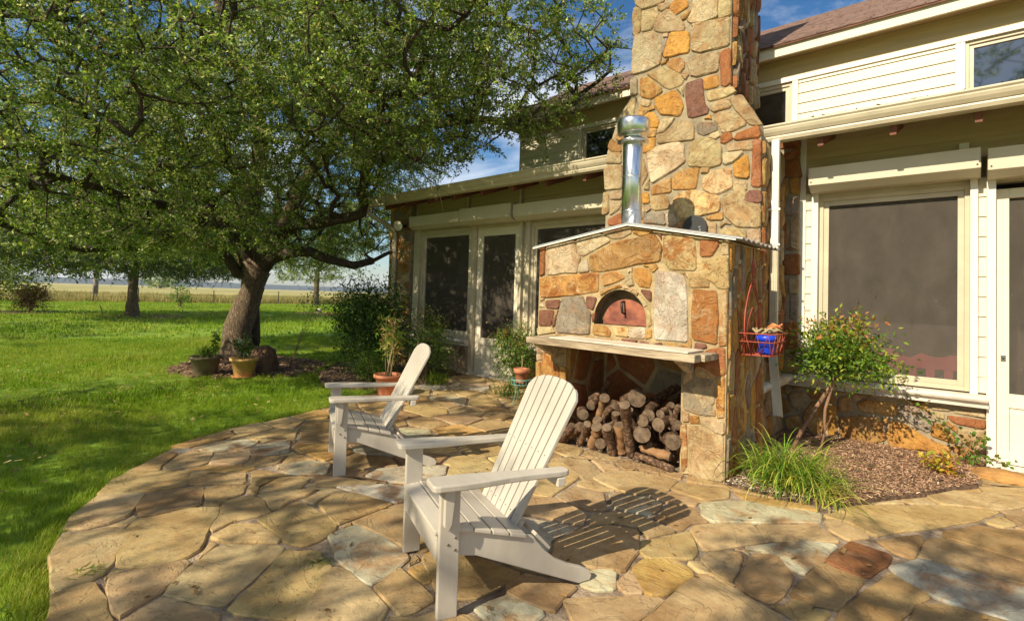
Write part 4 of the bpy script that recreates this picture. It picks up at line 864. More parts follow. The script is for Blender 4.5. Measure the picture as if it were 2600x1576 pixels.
# ------------------------------------------------------------------ chimney
CY = 5.3
CO = [(-3.26, -.1), (-1.525, -.1), (-1.53, 2.97), (-1.62, 3.12), (-1.83, 3.50), (-1.83, 6.6), (-2.92, 6.6), (-2.92, 3.72), (-3.10, 3.50), (-3.25, 3.10)]
ch = MB().prism(CO, XZ(0), CY, 6.1).build('chimney', 'mortar_g', house)
CO2 = [(-3.235, 1.8), (-1.54, 1.8), (-1.545, 2.96), (-1.63, 3.1), (-1.845, 3.49), (-1.845, 5.4), (-2.905, 5.4), (-2.905, 3.73), (-3.085, 3.5), (-3.235, 3.08)]
stones(ch, CO2, parse(CHIM), WALLF(CY), .24, .018, 'yyygcko', proud=.020, seed=21, bev=.010, ex=.010)
SIDE = lambda xx: (lambda u, v, d: (xx+d, u, v))
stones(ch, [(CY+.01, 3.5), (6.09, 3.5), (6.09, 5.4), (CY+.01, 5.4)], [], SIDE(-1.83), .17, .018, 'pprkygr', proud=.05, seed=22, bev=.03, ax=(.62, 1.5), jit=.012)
stones(ch, [(CY+.01, .0), (6.09, .0), (6.09, 2.95), (CY+.01, 2.95)], [], SIDE(-1.527), .24, .02, 'grgyo', proud=.03, seed=23, bev=.02, ax=(.8, 1.2))
stones(ch, [(5.31, 3.5), (6.09, 3.5), (6.09, 5.4), (5.31, 5.4)], [], lambda u, v, d: (-2.92-d, u, v), .26, .025, 'gyrk', proud=.03, seed=24)
# round iron cover on the chimney breast
mb = MB(); mb.prism([(-2.15+.13*math.cos(a*math.pi/12), 2.10+.15*math.sin(a*math.pi/12)) for a in range(24)], XZ(0), CY-.065, CY-.03); cv = mb.build('round_cover', 'dark', ch, bevel=.006)
for z in (2.06, 2.09, 2.12): MB().tube([(-2.09+.01*(z*50 % 2), CY-.066, z), (-2.09+.01*(z*50 % 2), CY-.075, z)], .012, 10).build('knob', 'galv', cv)
# floodlight on the stone column
fl = empty('wall_lamp', (-8.30, 6.1, 2.62), 'round floodlight with pale rim under the left eave on the stone column', 'lamp')
MB().tube([(-8.30, 6.16, 2.66), (-8.30, 6.02, 2.64)], .03, 10).build('bracket', 'black', fl)
MB().lathe((0, 0, 0), [(.03, 0), (.085, .05), (.095, .10)], 20).build('lamp_head', 'black', fl)
hd = fl.children[-1]; hd.rotation_euler = (R(100), 0, R(20)); hd.location = (-.0, -.04, .04)
for v in hd.data.vertices: v.co += Vector(fl.location)
MB().lathe((0, 0, 0), [(.070, .101), (.096, .103), (.096, .115), (.07, .108)], 20).build('rim', 'white', hd)
MB().lathe((0, 0, 0), [(.001, .103), (.069, .104)], 20).build('lens', 'glass', hd)
for c in hd.children:
    for v in c.data.vertices: v.co += Vector(wloc(hd))
# ------------------------------------------------------------------ pizza oven
ov = empty('pizza_oven', (-2.3, 4.5, 0), 'outdoor wood-fired oven faced with golden fieldstone, arched rusty door and wood shelf', 'oven')
OY = 4.03; X0, X1, XP = -3.215, -1.385, -2.22; ZS, ZPK = 1.825, 1.985; YB = 4.95
body = MB()
body.box((X0, OY+.0, -.1), (-2.87, YB, .93)); body.box((-1.735, OY, -.1), (X1, YB, .93)); body.box((-2.87, 4.72, -.1), (-1.735, YB, .93))
# front slab with the arched recess
arch = [(-2.57+.0, 1.125), (-2.05, 1.125)]+[(-2.31+.26*math.cos(a), 1.165+.275*math.sin(a)) for a in [math.pi*k/16 for k in range(17)]]
outer = [(X0, .93), (X1, .93), (X1, ZS), (XP, ZPK), (X0, ZS)]
from mathutils.geometry import tessellate_polygon
P3 = [Vector((x, 0, z)) for x, z in outer]; A3 = [Vector((x, 0, z)) for x, z in arch]
tris = tessellate_polygon([P3, A3]); allp = outer+arch
body.add([(x, OY, z) for x, z in allp], tris)
na = len(arch); body.add([(x, OY, z) for x, z in arch]+[(x, OY+.15, z) for x, z in arch], [(i, (i+1) % na, na+(i+1) % na, na+i) for i in range(na)], 1)
body.prism(outer, XZ(0), OY+.15, YB)
body.add([(x, y, z) for y in (OY, OY+.15) for x, z in outer], [(i, (i+1) % 5, 5+(i+1) % 5, 5+i) for i in range(5)])
bo = body.build('body', ['mortar', 'soot'], ov)
OH = [(-2.57, 1.09), (-2.05, 1.09)]+[(-2.31+.29*math.cos(a), 1.165+.30*math.sin(a)) for a in [math.pi*k/12 for k in range(13)]]
SHF = [(-3.3, .905), (-1.45, .905), (-1.45, 1.0), (-3.3, 1.0)]
op = parse(OVEN)
stones(ov, [(X0+.004, .93), (X1-.004, .93), (X1-.004, ZS-.01), (XP, ZPK-.015), (X0+.004, ZS-.01)], [t for t in op if t[1][0][1] > .8], WALLF(OY), .12, .012, 'cgyp', proud=.014, holes=[OH], seed=31, bev=.007, gap=1, jit=.004, minc=14, ex=.005)
for a, b in ((X0+.004, -2.875), (-1.73, X1-.004)):
    tt = [t for t in op if t[1][0][1] <= .8 and a-.1 < t[1][0][0] < b+.1]
    stones(ov, [(a, -.02), (b, -.02), (b, .92), (a, .92)], tt, WALLF(OY), .17, .012, 'cgy', proud=.014, seed=32, bev=.007, gap=1, jit=.004)
stones(ov, [(OY+.012, -.02), (YB, -.02), (YB, ZS-.01), (OY+.012, ZS-.01)], [], SIDE(X1), .17, .014, 'gGryogk', proud=.014, seed=33, ax=(.62, 1.7), bev=.008)
stones(ov, [(OY+.012, -.02), (YB, -.02), (YB, ZS-.01), (OY+.012, ZS-.01)], [], lambda u, v, d: (X0-d, u, v), .26, .02, 'gGryc', proud=.014, seed=34)
stones(ov, [(-2.86, .0), (-1.745, .0), (-1.745, .92), (-2.86, .92)], [], WALLF(4.72), .34, .02, 'rkgy', proud=.012, seed=35)
stones(ov, [(OY+.02, .0), (4.7, .0), (4.7, .92), (OY+.02, .92)], [], SIDE(-2.87), .3, .02, 'rgk', proud=.012, seed=36)
# door
dr = [(-2.53, 1.128), (-2.075, 1.128)]+[(-2.30+.225*math.cos(a), 1.15+.205*math.sin(a)) for a in [math.pi*k/16 for k in range(17)]]
od = MB().prism(dr, XZ(0), 4.125, 4.14).build('oven_door', 'rust', ov, bevel=.002)
MB().tube([(-2.315, 4.122, 1.335), (-2.315, 4.075, 1.33), (-2.31, 4.07, 1.29), (-2.305, 4.075, 1.235), (-2.305, 4.12, 1.225)], [.010, .011, .012, .011, .009], 8).build('handle', 'dark', od, smooth=True)
box('sooty_back', (-2.58, 4.141, 1.12), (-2.04, 4.149, 1.45), 'soot', ov)
# sheet roof and ridge
def roofsheet(xa, za, xb, zb):
    n = 34; V = []; F = []
    y0, y1 = 3.985, 5.0
    for i in range(n+1):
        y = y0+(y1-y0)*i/n; c = .010*math.sin(i*math.pi/2*1.0) if i else 0
        V += [(xa, y, za+c), (xb, y, zb+c), (xa, y, za+c-.008), (xb, y, zb+c-.008)]
    for i in range(n):
        a = i*4; F += [(a, a+1, a+5, a+4), (a+2, a+6, a+7, a+3), (a+1, a+3, a+7, a+5), (a, a+4, a+6, a+2)]
    F += [(0, 2, 3, 1)]
    MB().add(V, F).build('roof_sheet', 'sheet', ov)
roofsheet(XP, 2.015, -1.27, 1.835); roofsheet(XP-.001, 2.017, -3.27, 1.852)
MB().prism([(X0-.05, 1.838), (XP, 2.003), (X1+.07, 1.83), (X1+.07, 1.818), (XP, 1.99), (X0-.05, 1.826)], XZ(0), 3.972, 3.984).build('roof_trim', 'white', ov)
# flue
FX, FYY = -2.39, 4.35
def cyl(prof, nm, m='galv', par=None): return MB().lathe((FX, FYY, 0), [(r*.9775, 1.35+(z-1.35)*.9775) for r, z in prof], 28).build(nm, m, par or ov, smooth=True)
fl_ = cyl([(.094, 1.90), (.094, 2.85), (.086, 2.86)], 'flue_pipe')
for z in (2.19, 2.52): cyl([(.094, z), (.0975, z+.003), (.0975, z+.012), (.094, z+.015)], 'seam', par=fl_)
cyl([(.1, 1.95), (.16, 1.985), (.1, 2.03)], 'flashing', par=fl_)
cyl([(.088, 2.85), (.148, 2.862), (.150, 2.872), (.09, 2.89), (.085, 2.94), (.14, 2.94), (.15, 2.955), (.155, 3.05), (.152, 3.075), (.12, 3.09), (.0, 3.095)], 'flue_cap', par=fl_)
fi = MB()
for k in range(28):
    a = 2*math.pi*k/28; fi.tube([(FX+.147*math.cos(a), FYY+.147*math.sin(a), 3.022), (FX+.115*math.cos(a), FYY+.115*math.sin(a), 3.055)], .005, 4)
fi.build('cap_rib', 'galv', fl_)
# shelf
sh = MB(); sh.prism([(-3.03, 0), (-1.47, 0), (-1.47, .055), (-3.03, .055)], lambda u, v, w: (u, w, .925+v+(-.012*(u+2.2))), 3.63, 3.74)
shf = sh.build('shelf', 'wood', ov, bevel=.004)
for a, b in ((3.745, 3.86), (3.865, 4.0)): MB().prism([(-3.05, 0), (-1.44, 0), (-1.44, .05), (-3.05, .05)], lambda u, v, w: (u, w, .928+v+(-.012*(u+2.2))), a, b).build('plank', 'wood', shf, bevel=.004)
for x in (-2.99, -1.66): MB().add([(x-.03, 3.72, .922), (x+.03, 3.72, .922), (x+.03, 4.02, .922), (x-.03, 4.02, .922), (x-.03, 3.98, .80), (x+.03, 3.98, .80), (x+.03, 4.02, .80), (x-.03, 4.02, .80)], [(0, 1, 2, 3), (0, 4, 5, 1), (4, 7, 6, 5), (1, 5, 6, 2), (0, 3, 7, 4), (3, 2, 6, 7)]).build('bracket', 'wood', ov)
for k, (xa, xb, dy) in enumerate(((-2.80, -2.16, .0), (-2.15, -1.535, -.012))):
    t_ = MB().prism([(xa, 0), (xb, 0), (xb, .012), (xa, .012)], lambda u, v, w: (u, w, .983+v+(-.012*(u+2.2))), 3.675+dy, 3.985+dy).build('baking_tile', 'tile', None, bevel=.003)
    meta(t_, ('left pale travertine tile lying on the shelf of the outdoor oven', 'right pale travertine tile lying on the oven shelf, nearest the corner')[k], 'tile', 'tiles on the oven shelf')
# firewood
def log(A, B, r, label, i):
    A, B = Vector(A), Vector(B); d = (B-A)
    if d.length < .25: B = A+d.normalized()*random.uniform(.26, .34); 
    d = B-A; n = 9; pts = []; rr = []; bend = Vector((random.uniform(-1, 1), random.uniform(-1, 1), random.uniform(-.5, .5)))*.09*d.length
    for k in range(n+1):
        t = k/n; pts.append(A+d*t+bend*math.sin(t*math.pi)+Vector((random.uniform(-1, 1), random.uniform(-1, 1), random.uniform(-1, 1)))*r*.07); rr.append(r*(1+random.uniform(-.13, .13))*(1-.12*t))
    zmin = min(p.z-q*.8 for p, q in zip(pts, rr))
    if zmin < -.018: pts = [p+Vector((0, 0, -.018-zmin)) for p in pts]
    splitw = 'split' in label or 'rotten' in label
    o = MB().tube(pts, rr, 13, cap=False, jit=.09).build('firewood_log', 'split' if splitw else 'lbark', None, smooth=True, label=label, cat='firewood log', group='firewood logs piled under the oven')
    for e, (p, q) in enumerate(((pts[0], pts[1]), (pts[-1], pts[-2]))):
        dd = (p-q).normalized(); u = dd.orthogonal().normalized(); v = dd.cross(u); c = MB(); m = 14; ra = rr[0] if e == 0 else rr[-1]
        V = [p+dd*.004]+[p+dd*.003+(u*math.cos(2*math.pi*k/m)+v*math.sin(2*math.pi*k/m))*ra*.55 for k in range(m)]+[p+(u*math.cos(2*math.pi*k/m)+v*math.sin(2*math.pi*k/m))*ra*1.0 for k in range(m)]
        F = [(0, 1+k, 1+(k+1) % m) for k in range(m)]+[(1+k, 1+m+k, 1+m+(k+1) % m, 1+(k+1) % m) for k in range(m)]
        c.add(V, F).build('cut_end', 'lwood', o)
for i, (a, b, r, lb) in enumerate(LOGS): log(a, b, r*1.13, lb, i)
# extra logs filling the pile behind the front ones
for i in range(26):
    x = random.uniform(-2.72, -1.83); z = random.uniform(.04, .30); y = random.uniform(4.25, 4.42); a = random.uniform(-.5, .5)
    log((x, y, z), (x+math.sin(a)*.26, y+.24, z+random.uniform(-.02, .05)), random.uniform(.035, .055), 'log mostly hidden behind the front logs of the pile under the oven', i)
# red wire trellis with basket on the oven's side
tb = empty('trellis_basket', (-1.37, 4.45, 1.1), 'red wire wall trellis with basket hanging on the right side of the stone oven', 'plant holder')
tx = X1+.05
def wire(pts, nm, par=tb, r=.0055, m='redwire'): return MB().tube(pts, r, 6).build(nm, m, par, smooth=True)
def gothic(y0, y1, z0, zt, k=8):
    c = (y0+y1)/2; L_ = [(tx, y0, z0)]; zs = z0+(zt-z0)*.45
    for i in range(k+1): t = i/k; L_.append((tx, y0+(c-y0)*math.sin(t*math.pi/2)**1.6*1.0, zs+(zt-zs)*math.sin(t*math.pi/2)))
    Rr = [(x, 2*c-y, z) for x, y, z in L_[::-1]]; return L_+Rr
wire(gothic(4.27, 4.66, .95, 1.56), 'arch_wire'); wire(gothic(4.30, 4.63, 1.10, 1.50), 'arch_wire'); wire(gothic(4.34, 4.59, .97, 1.32), 'arch_wire')
wire([(tx, 4.465, 1.5), (tx, 4.465, 1.80)], 'spike', r=.007)
for s in (-1, 1): wire([(tx, 4.465, 1.72), (tx, 4.465+s*.035, 1.66), (tx, 4.465+s*.03, 1.60), (tx, 4.465, 1.57)], 'scroll')
bk = MB(); bx0, bx1 = X1+.03, X1+.27
T = [(bx0, 4.22, 1.12), (bx1, 4.26, 1.12), (bx1, 4.64, 1.12), (bx0, 4.68, 1.12)]; Bm = [(bx0, 4.27, .95), (bx1-.03, 4.30, .95), (bx1-.03, 4.60, .95), (bx0, 4.63, .95)]
for q in (T, Bm, [tuple((Vector(a)*.62+Vector(b)*.38)) for a, b in zip(T, Bm)]): bk.tube(q+[q[0]], .0055, 5)
for i in range(4):
    a, b = Vector(T[i]), Vector(T[(i+1) % 4]); c, d = Vector(Bm[i]), Vector(Bm[(i+1) % 4]); n = 3
    for k in range(n):
        t0, t1 = k/n, (k+1)/n; bk.tube([c+(d-c)*t0, a+(b-a)*(t0+t1)/2, c+(d-c)*t1], .0045, 5)
for k in range(6): y = 4.3+.06*k; bk.tube([(bx0, y, .95), (bx1-.03, y, .95)], .004, 5)
bk.build('basket', 'redwire', tb, smooth=True)
def pot(nm, c, r0, r1, h, m, label, rim=.012, soilz=.86, cat='plant pot', rimh=.045):
    o = MB().lathe(c, [(r0*.98, 0), (r0, .004), (r1-(r1-r0)*rimh/h, h-rimh), (r1+rim, h-rimh+.003), (r1+rim, h), (r1-.005, h), (r1*.94, h*soilz)], 28).build(nm, m, None, smooth=True, label=label, cat=cat)
    MB().lathe(c, [(.0, h*soilz+.006), (r1*.5, h*soilz+.004), (r1*.945, h*soilz)], 20).build('soil', 'soil', o); return o
pot('blue_pot', (-1.22, 4.44, .955), .055, .072, .15, 'blue', 'small bright blue plastic pot inside the red wire basket', .004)
hc = MB(); 
for k in range(3):
    r = .055-.008*k; hc.tube([(-1.23+r*math.cos(a*.5)+.02*k, 4.60+r*math.sin(a*.5), 1.15+.02*math.sin(a*.7+k)+.012*k) for a in range(14)], .006, 6)
hc.build('coiled_cord', 'hose', smooth=True, label='coil of orange cord lying on the right end of the red wire basket', cat='cord')
dc = MB()
for k in range(9): a = random.uniform(0, 3); p_ = Vector((-1.26+random.uniform(-.06, .06), 4.42+random.uniform(-.12, .1), 1.12)); dc.tube([p_, p_+Vector((math.cos(a)*.06, math.sin(a)*.08, .03)), p_+Vector((math.cos(a)*.10, math.sin(a)*.14, .01))], [.006, .011, .004], 6)
dc.build('dried_gourd_stems', 'cane', smooth=True, label='bunch of dried tan stems lying across the blue pot in the basket', cat='dried stems')

# ------------------------------------------------------------------ adirondack chairs
def chair(loc, ang, label):
    c = empty('adirondack_chair', (0, 0, 0), label, 'garden chair', 'adirondack chairs on the flagstone patio')
    P = 'plastic'
    for sx, x0 in ((1, -.030), (-1, -.64)):
        lg = MB().prism([(0, 0), (.088, 0), (.088, .542), (0, .542)], YZ, x0, x0+.030).build('front_leg', P, c, bevel=.004)
        xb = 0 if sx > 0 else -.64; 
        MB().prism([(.012, .542), (.055, .542), (.055, .50), (.045, .40), (.030, .37), (.012, .39)], YZ, xb+(.0005 if sx > 0 else -.0285), xb+(.028 if sx > 0 else -.0005)).build('arm_bracket', P, c, bevel=.003)
        fx_ = 0 if sx > 0 else -.64
        for y, z in ((.070, .331), (.038, .306), (.070, .280), (.03, .49), (.03, .43)):
            MB().tube([(fx_-.001*sx, y, z), (fx_+.004*sx, y, z)], [.006, .0045], 10).build('bolt', 'bolt', lg)
        rl = [(.03, .362), (.12, .358), (.46, .257), (.475, .235), (.52, .185), (.58, .135), (.65, .098), (.72, .072), (.765, .050), (.778, .025), (.768, .004), (.705, .0), (.18, .222), (.03, .25)]
        xr = -.0605 if sx > 0 else -.6095
        MB().prism(rl, YZ, xr, xr+.030).build('side_rail', P, c, bevel=.004)
        # arm
        cx_ = -.01 if sx > 0 else -.63
        ap = [(-.045, -.048), (.045, -.048), (.060, -.040), (.066, -.02), (.066, .10), (.056, .20), (.040, .30), (.034, .40), (.032, .56), (.028, .60), (.012, .617), (-.022, .617), (-.036, .60), (-.040, .56), (-.045, .35), (-.056, .24), (-.064, .12), (-.064, -.02), (-.058, -.04)]
        ap = [(cx_+u*sx, v) for u, v in ap]
        MB().prism(ap, lambda u, v, w: (u, v, w-.022*v), .543, .571).build('armrest', P, c, bevel=.006)
    MB().box((-.60, .0, .225), (-.04, .022, .352)).build('front_apron', P, c, bevel=.003)
    zc = lambda y: .371-.262*max(0, y-.08)-.03*math.exp(-((y-.02)/.04)**2)
    y = -.012
    for i in range(5):
        wd_ = .079; y1 = y+wd_
        MB().prism([(y, zc(y)-.018), (y1, zc(y1)-.018), (y1, zc(y1)), (y, zc(y))], YZ, -.628 if i else -.61, -.012 if i else -.03).build('seat_slat', P, c, bevel=.004); y = y1+.007
    MB().prism([(.462, .262), (.54, .185), (.55, .195), (.473, .275)], YZ, -.608, -.032).build('tail_brace', P, c, bevel=.003)
    # back
    o = Vector((0, .405, .262)); t = Vector((0, .447, .895)).normalized(); nn = Vector((0, -t.z, t.y))
    hts = [.602, .688, .722, .735, .722, .688, .602]
    for i in range(7):
        k = i-3; bw, tw = .0505, .0625
        cb, ct = -.32+k*.0605, -.32+k*.0765; L_ = hts[i]
        def P2(u, s, w): q = o+t*s+nn*w; return (u, q.y, q.z)
        xl = lambda s: cb+(ct-cb)*s/.73-(bw+(tw-bw)*s/.73)/2
        xr_ = lambda s: cb+(ct-cb)*s/.73+(bw+(tw-bw)*s/.73)/2
        # rounded common outline of the top
        def topz(x): 
            a = min(1, abs(x+.32)/.285); return .60+.137*math.sqrt(max(0, 1-a**2.6))-(.05*max(0, a-.9)*10 if a > .9 else 0)
        pl = [(xl(0), 0), (xr_(0), 0), (xr_(.35), .35)]
        sR = topz(xr_(.7)); sL = topz(xl(.7)); xm = (xr_(.7)+xl(.7))/2
        pl += [(xr_(sR-.005), sR-.005), (xr_(sR)-.006, sR+.002), (xm, topz(xm)+.002), (xl(sL)+.006, sL+.002), (xl(sL-.005), sL-.005), (xl(.35), .35)]
        sl_ = MB().prism(pl, P2, 0, .019).build('back_slat', P, c, bevel=.004)
        for s in (.06, .36): 
            q = P2(cb+(ct-cb)*s/.73, s, .0195); q2 = P2(cb+(ct-cb)*s/.73, s, .0205); MB().tube([q, q2], .0035, 8).build('screw', 'bolt', sl_)
    MB().prism([(-.52, .335), (-.12, .335), (-.12, .395), (-.52, .395)], P2, -.026, -.001).build('back_brace', P, c, bevel=.003)
    MB().prism([(-.53, .0), (-.11, .0), (-.11, .05), (-.53, .05)], P2, -.026, -.001).build('back_brace', P, c, bevel=.003)
    MB().box((-.665, .545, .488), (.025, .585, .529)).build('rear_arm_brace', P, c, bevel=.004)
    c.location = (loc[0], loc[1], .0); c.rotation_euler = (0, 0, R(ang-90)); return c
chair((-1.65, 1.455), 66.2, 'nearest cream plastic adirondack chair, in front of the oven, casting a slatted shadow')
chair((-3.47, 2.015), 64.0, 'farther cream plastic adirondack chair, nearer the lawn edge and the red flower pot')

# ------------------------------------------------------------------ bench behind the right screen
bn = empty('bench', (-.5, 7.2, 0), 'pink wooden bench with wavy top rail behind the right window screen', 'bench')
top = [(-.86, .80), (-.84, .87), (-.76, .90), (-.66, .89), (-.58, .83), (-.50, .815), (-.44, .86), (-.40, .87), (-.34, .845), (-.25, .835), (-.17, .865), (-.06, .875), (.05, .84), (.1, .80), (.1, .71), (-.86, .71)]
MB().prism(top, XZ(0), 7.2, 7.225).build('top_rail', 'pinkb', bn); MB().box((-.86, 7.2, .42), (.1, 7.225, .48)).build('lower_rail', 'pinkb', bn)
for k in range(7):
    x = -.82+.15*k; MB().prism([(x, .48), (x+.075, .48), (x+.075, .56), (x+.062, .60), (x+.075, .64), (x+.075, .71), (x, .71), (x, .64), (x+.013, .60), (x, .56)], XZ(0), 7.203, 7.222).build('back_slat', 'pinkb', bn)
MB().box((-.88, 7.2, .38), (.12, 7.7, .42)).build('seat', 'pinkb', bn)
for x in (-.86, .06):
    for y in (7.2, 7.64): MB().box((x, y, -.02), (x+.05, y+.05, .38)).build('leg', 'pinkb', bn)
# ------------------------------------------------------------------ trees
def limb_nodes(limbs, step=.22):
    P, Rr, par, dep = [], [], [], []
    for key, L_ in limbs.items():
        pts = [Vector(q[:3]) for q in L_]; rad = [q[3] for q in L_]; prev = -1
        if P: 
            A = np.array(P); prev = int(np.argmin(np.linalg.norm(A-np.array(pts[0]), axis=1)))
        base = dep[prev] if prev >= 0 else 0.
        for i in range(len(pts)):
            if i == 0: seg = [(pts[0], rad[0])]
            else:
                a, b = pts[i-1], pts[i]; n = max(1, int((b-a).length/step))
                a0 = pts[max(i-2, 0)]; b1 = pts[min(i+1, len(pts)-1)]; seg = []
                for k in range(1, n+1):
                    t = k/n; q = .5*((2*a)+(b-a0)*t+(2*a0-5*a+4*b-b1)*t*t+(3*a-a0-3*b+b1)*t**3)
                    if t == 1: q = b
                    seg.append((q+Vector((random.uniform(-1, 1), random.uniform(-1, 1), random.uniform(-1, 1)))*.02, rad[i-1]+(rad[i]-rad[i-1])*t))
            for q, r in seg:
                base += .2; P.append(tuple(q)); Rr.append(r); par.append(prev); dep.append(base); prev = len(P)-1
    return P, Rr, par, dep
def grow(name, label, limbs, att, leaf_len, nleaf, cols, wts=None, bark='bark2', tr_bark='bark', group=None, loc=(0, 0, 0), clump=.34, alpha=.13, step=.25, thick=1.0, twigs=5, cat='tree', minr=.0035, lmat='oakleaf', ratio=.42):
    P, Rr, par, dep = limb_nodes(limbs); n0 = len(P)
    cap = n0+len(att)*14+10; A = np.zeros((cap, 3)); A[:n0] = P; D = np.zeros(cap); D[:n0] = dep; n = n0
    d0 = np.array([np.min(np.linalg.norm(A[:n0]-a, axis=1)) for a in att]); att = att[np.argsort(d0)]; ends = []
    for a in att:
        v = A[:n]-a; dd = np.sqrt((v*v).sum(1)); j = int(np.argmin(dd+alpha*D[:n])); L_ = dd[j]; k = max(1, min(12, int(round(L_/step)))); p0 = A[j].copy(); prev = j
        # start off along the parent's heading, then bend to the goal
        if par[j] >= 0: hdg = A[j]-A[par[j]]; hdg = hdg/(np.linalg.norm(hdg)+1e-9)
        else: hdg = np.zeros(3)
        for i in range(1, k+1):
            t = i/k; q = p0+(a-p0)*t+hdg*L_*.28*math.sin(t*math.pi)*(1-t)+(rng.normal(size=3)*.035*min(L_, 1) if i < k else 0)
            if n >= cap: break
            A[n] = q; D[n] = D[prev]+L_/k; par.append(prev); Rr.append(0); prev = n; n += 1
        ends.append(prev)
    cnt = np.zeros(n); 
    for e in ends: cnt[e] += 1
    for i in range(n-1, -1, -1):
        if par[i] >= 0: cnt[par[i]] += cnt[i]
    rad = np.maximum(minr*thick, .0062*thick*np.power(np.maximum(cnt, 1), .47)); 
    for i in range(n0): rad[i] = Rr[i]*(1 if Rr[i] > .24 else .82)
    par = np.array(par[:n]); root = empty(name, loc, label, cat, group)
    # trunk and limbs as smooth tubes, thin wood as joined prisms
    tr = MB(); li = MB(); a0 = 0
    for key, L_ in limbs.items():
        pass
    big = [i for i in range(n) if par[i] >= 0 and rad[i] > .045]; small = [i for i in range(n) if par[i] >= 0 and rad[i] <= .045]
    chains = []; used = set(); ch_ = {}
    for i in big: ch_.setdefault(int(par[i]), []).append(i)
    bs = set(big)
    heads = [i for i in big if int(par[i]) not in bs]+[k for j, v in ch_.items() if j in bs or True for k in sorted(v, key=lambda q: -rad[q])[1:]]
    seen = set()
    for h in dict.fromkeys(heads):
        c = [int(par[h]), h]
        while True:
            nx_ = [k for k in ch_.get(c[-1], []) if k not in seen]
            if not nx_: break
            c.append(max(nx_, key=lambda q: rad[q]))
        seen.update(c[1:])
        rr = [min(rad[c[0]], rad[h]*1.25)]+[rad[k] for k in c[1:]]
        tgt = tr if rr[1] > .17 else li
        if len(c) > 1: tgt.tube([A[k] for k in c], rr, 18 if rr[1] > .1 else 9, cap=False, jit=.05)
    if tr.v: tr.build('trunk', tr_bark, root, smooth=True)
    if li.v: li.build('limb', bark, root, smooth=True)
    S = np.array(small); 
    if len(S):
        p0, p1 = A[par[S]], A[S]; r0 = np.minimum(rad[par[S]], .045); r1 = rad[S]; r0 = np.minimum(r0, r1*1.5)
        d = unit(p1-p0); u = unit(np.cross(d, np.array([.3, .2, .93]))); v = np.cross(d, u); m = 4
        ang = np.arange(m)*2*math.pi/m; V = []
        for pp, rr in ((p0, r0), (p1, r1)):
            V.append(pp[:, None]+(u[:, None]*np.cos(ang)[None, :, None]+v[:, None]*np.sin(ang)[None, :, None])*rr[:, None, None])
        V = np.concatenate(V, 1); nS = len(S); base = np.arange(nS)[:, None]*8
        F = np.concatenate([base+np.array([k, (k+1) % m, m+(k+1) % m, m+k]) for k in range(m)], 0)
        quads('branches', V.reshape(-1, 3), bark, root, faces=F, smooth=True, kind='stuff')
    # twigs and leaves
    E_ = A[np.array(ends)]; ne = len(E_); dirp = unit(E_-A[par[np.array(ends)]])
    T_ = np.repeat(E_, twigs, 0); td = unit(np.repeat(dirp, twigs, 0)*.55+rng.normal(size=(ne*twigs, 3))*[.85, .85, .5]+[0, 0, .05]); tl = rng.uniform(.5, 1.15, ne*twigs)*clump
    side = unit(np.cross(td, rng.normal(size=td.shape)))*.0030*thick
    e1 = T_+td*tl[:, None]; e1[:, 2] -= tl*.12
    tq = np.stack([T_-side*1.5, T_+side*1.5, e1+side*.5, e1-side*.5], 1)
    quads('twigs', tq, 'twig', root, kind='stuff')
    k = nleaf; Pq = np.repeat(T_, k, 0); t = rng.uniform(.08, 1.03, len(Pq))[:, None]; dd = np.repeat(td, k, 0); ll = np.repeat(tl, k)[:, None]
    Pq = Pq+dd*ll*t; Pq[:, 2] -= (ll[:, 0]*.12)*t[:, 0]; Pq += rng.normal(size=Pq.shape)*clump*.045
    ld = unit(dd*.5+rng.normal(size=Pq.shape)*.8); L1 = leaf_len*rng.uniform(.6, 1.2, len(Pq))
    Q = leaf_quads(Pq, ld, L1, L1*ratio, .5)
    quads('foliage', Q, lmat, root, cols=palette(len(Q), cols, wts, .25), kind='stuff')
    print(name, 'nodes', n, 'leaves', len(Q)); return root
def ell_pts(ells, spacing, seed=0, holes=.0, keep=None, hs=.35):
    rg = np.random.default_rng(seed); out = []
    for (c, r, shell) in ells:
        vol = 4.19*r[0]*r[1]*r[2]; k = int(vol/spacing**3*1.6); p = rg.uniform(-1, 1, (k, 3)); rr = np.linalg.norm(p, axis=1)
        ok = (rr < 1) & (rg.uniform(0, 1, k) < (shell+(1-shell)*rr**2)); p = p[ok]*r+np.array(c); out.append(p)
    P = np.concatenate(out)
    if keep is not None: P = P[keep(P)]
    if holes: 
        nv = np.array([noise(tuple(q*hs+7.7)) for q in P]); P = P[nv > -holes]
    # thin to the spacing on a grid
    key = np.floor(P/spacing).astype(int); _, ix = np.unique(key, axis=0, return_index=True); return P[ix]
GREENS = [(.070, .135, .020), (.145, .24, .034), (.26, .355, .062), (.50, .56, .20), (.36, .29, .12)]
GW = [.24, .34, .26, .11, .05]
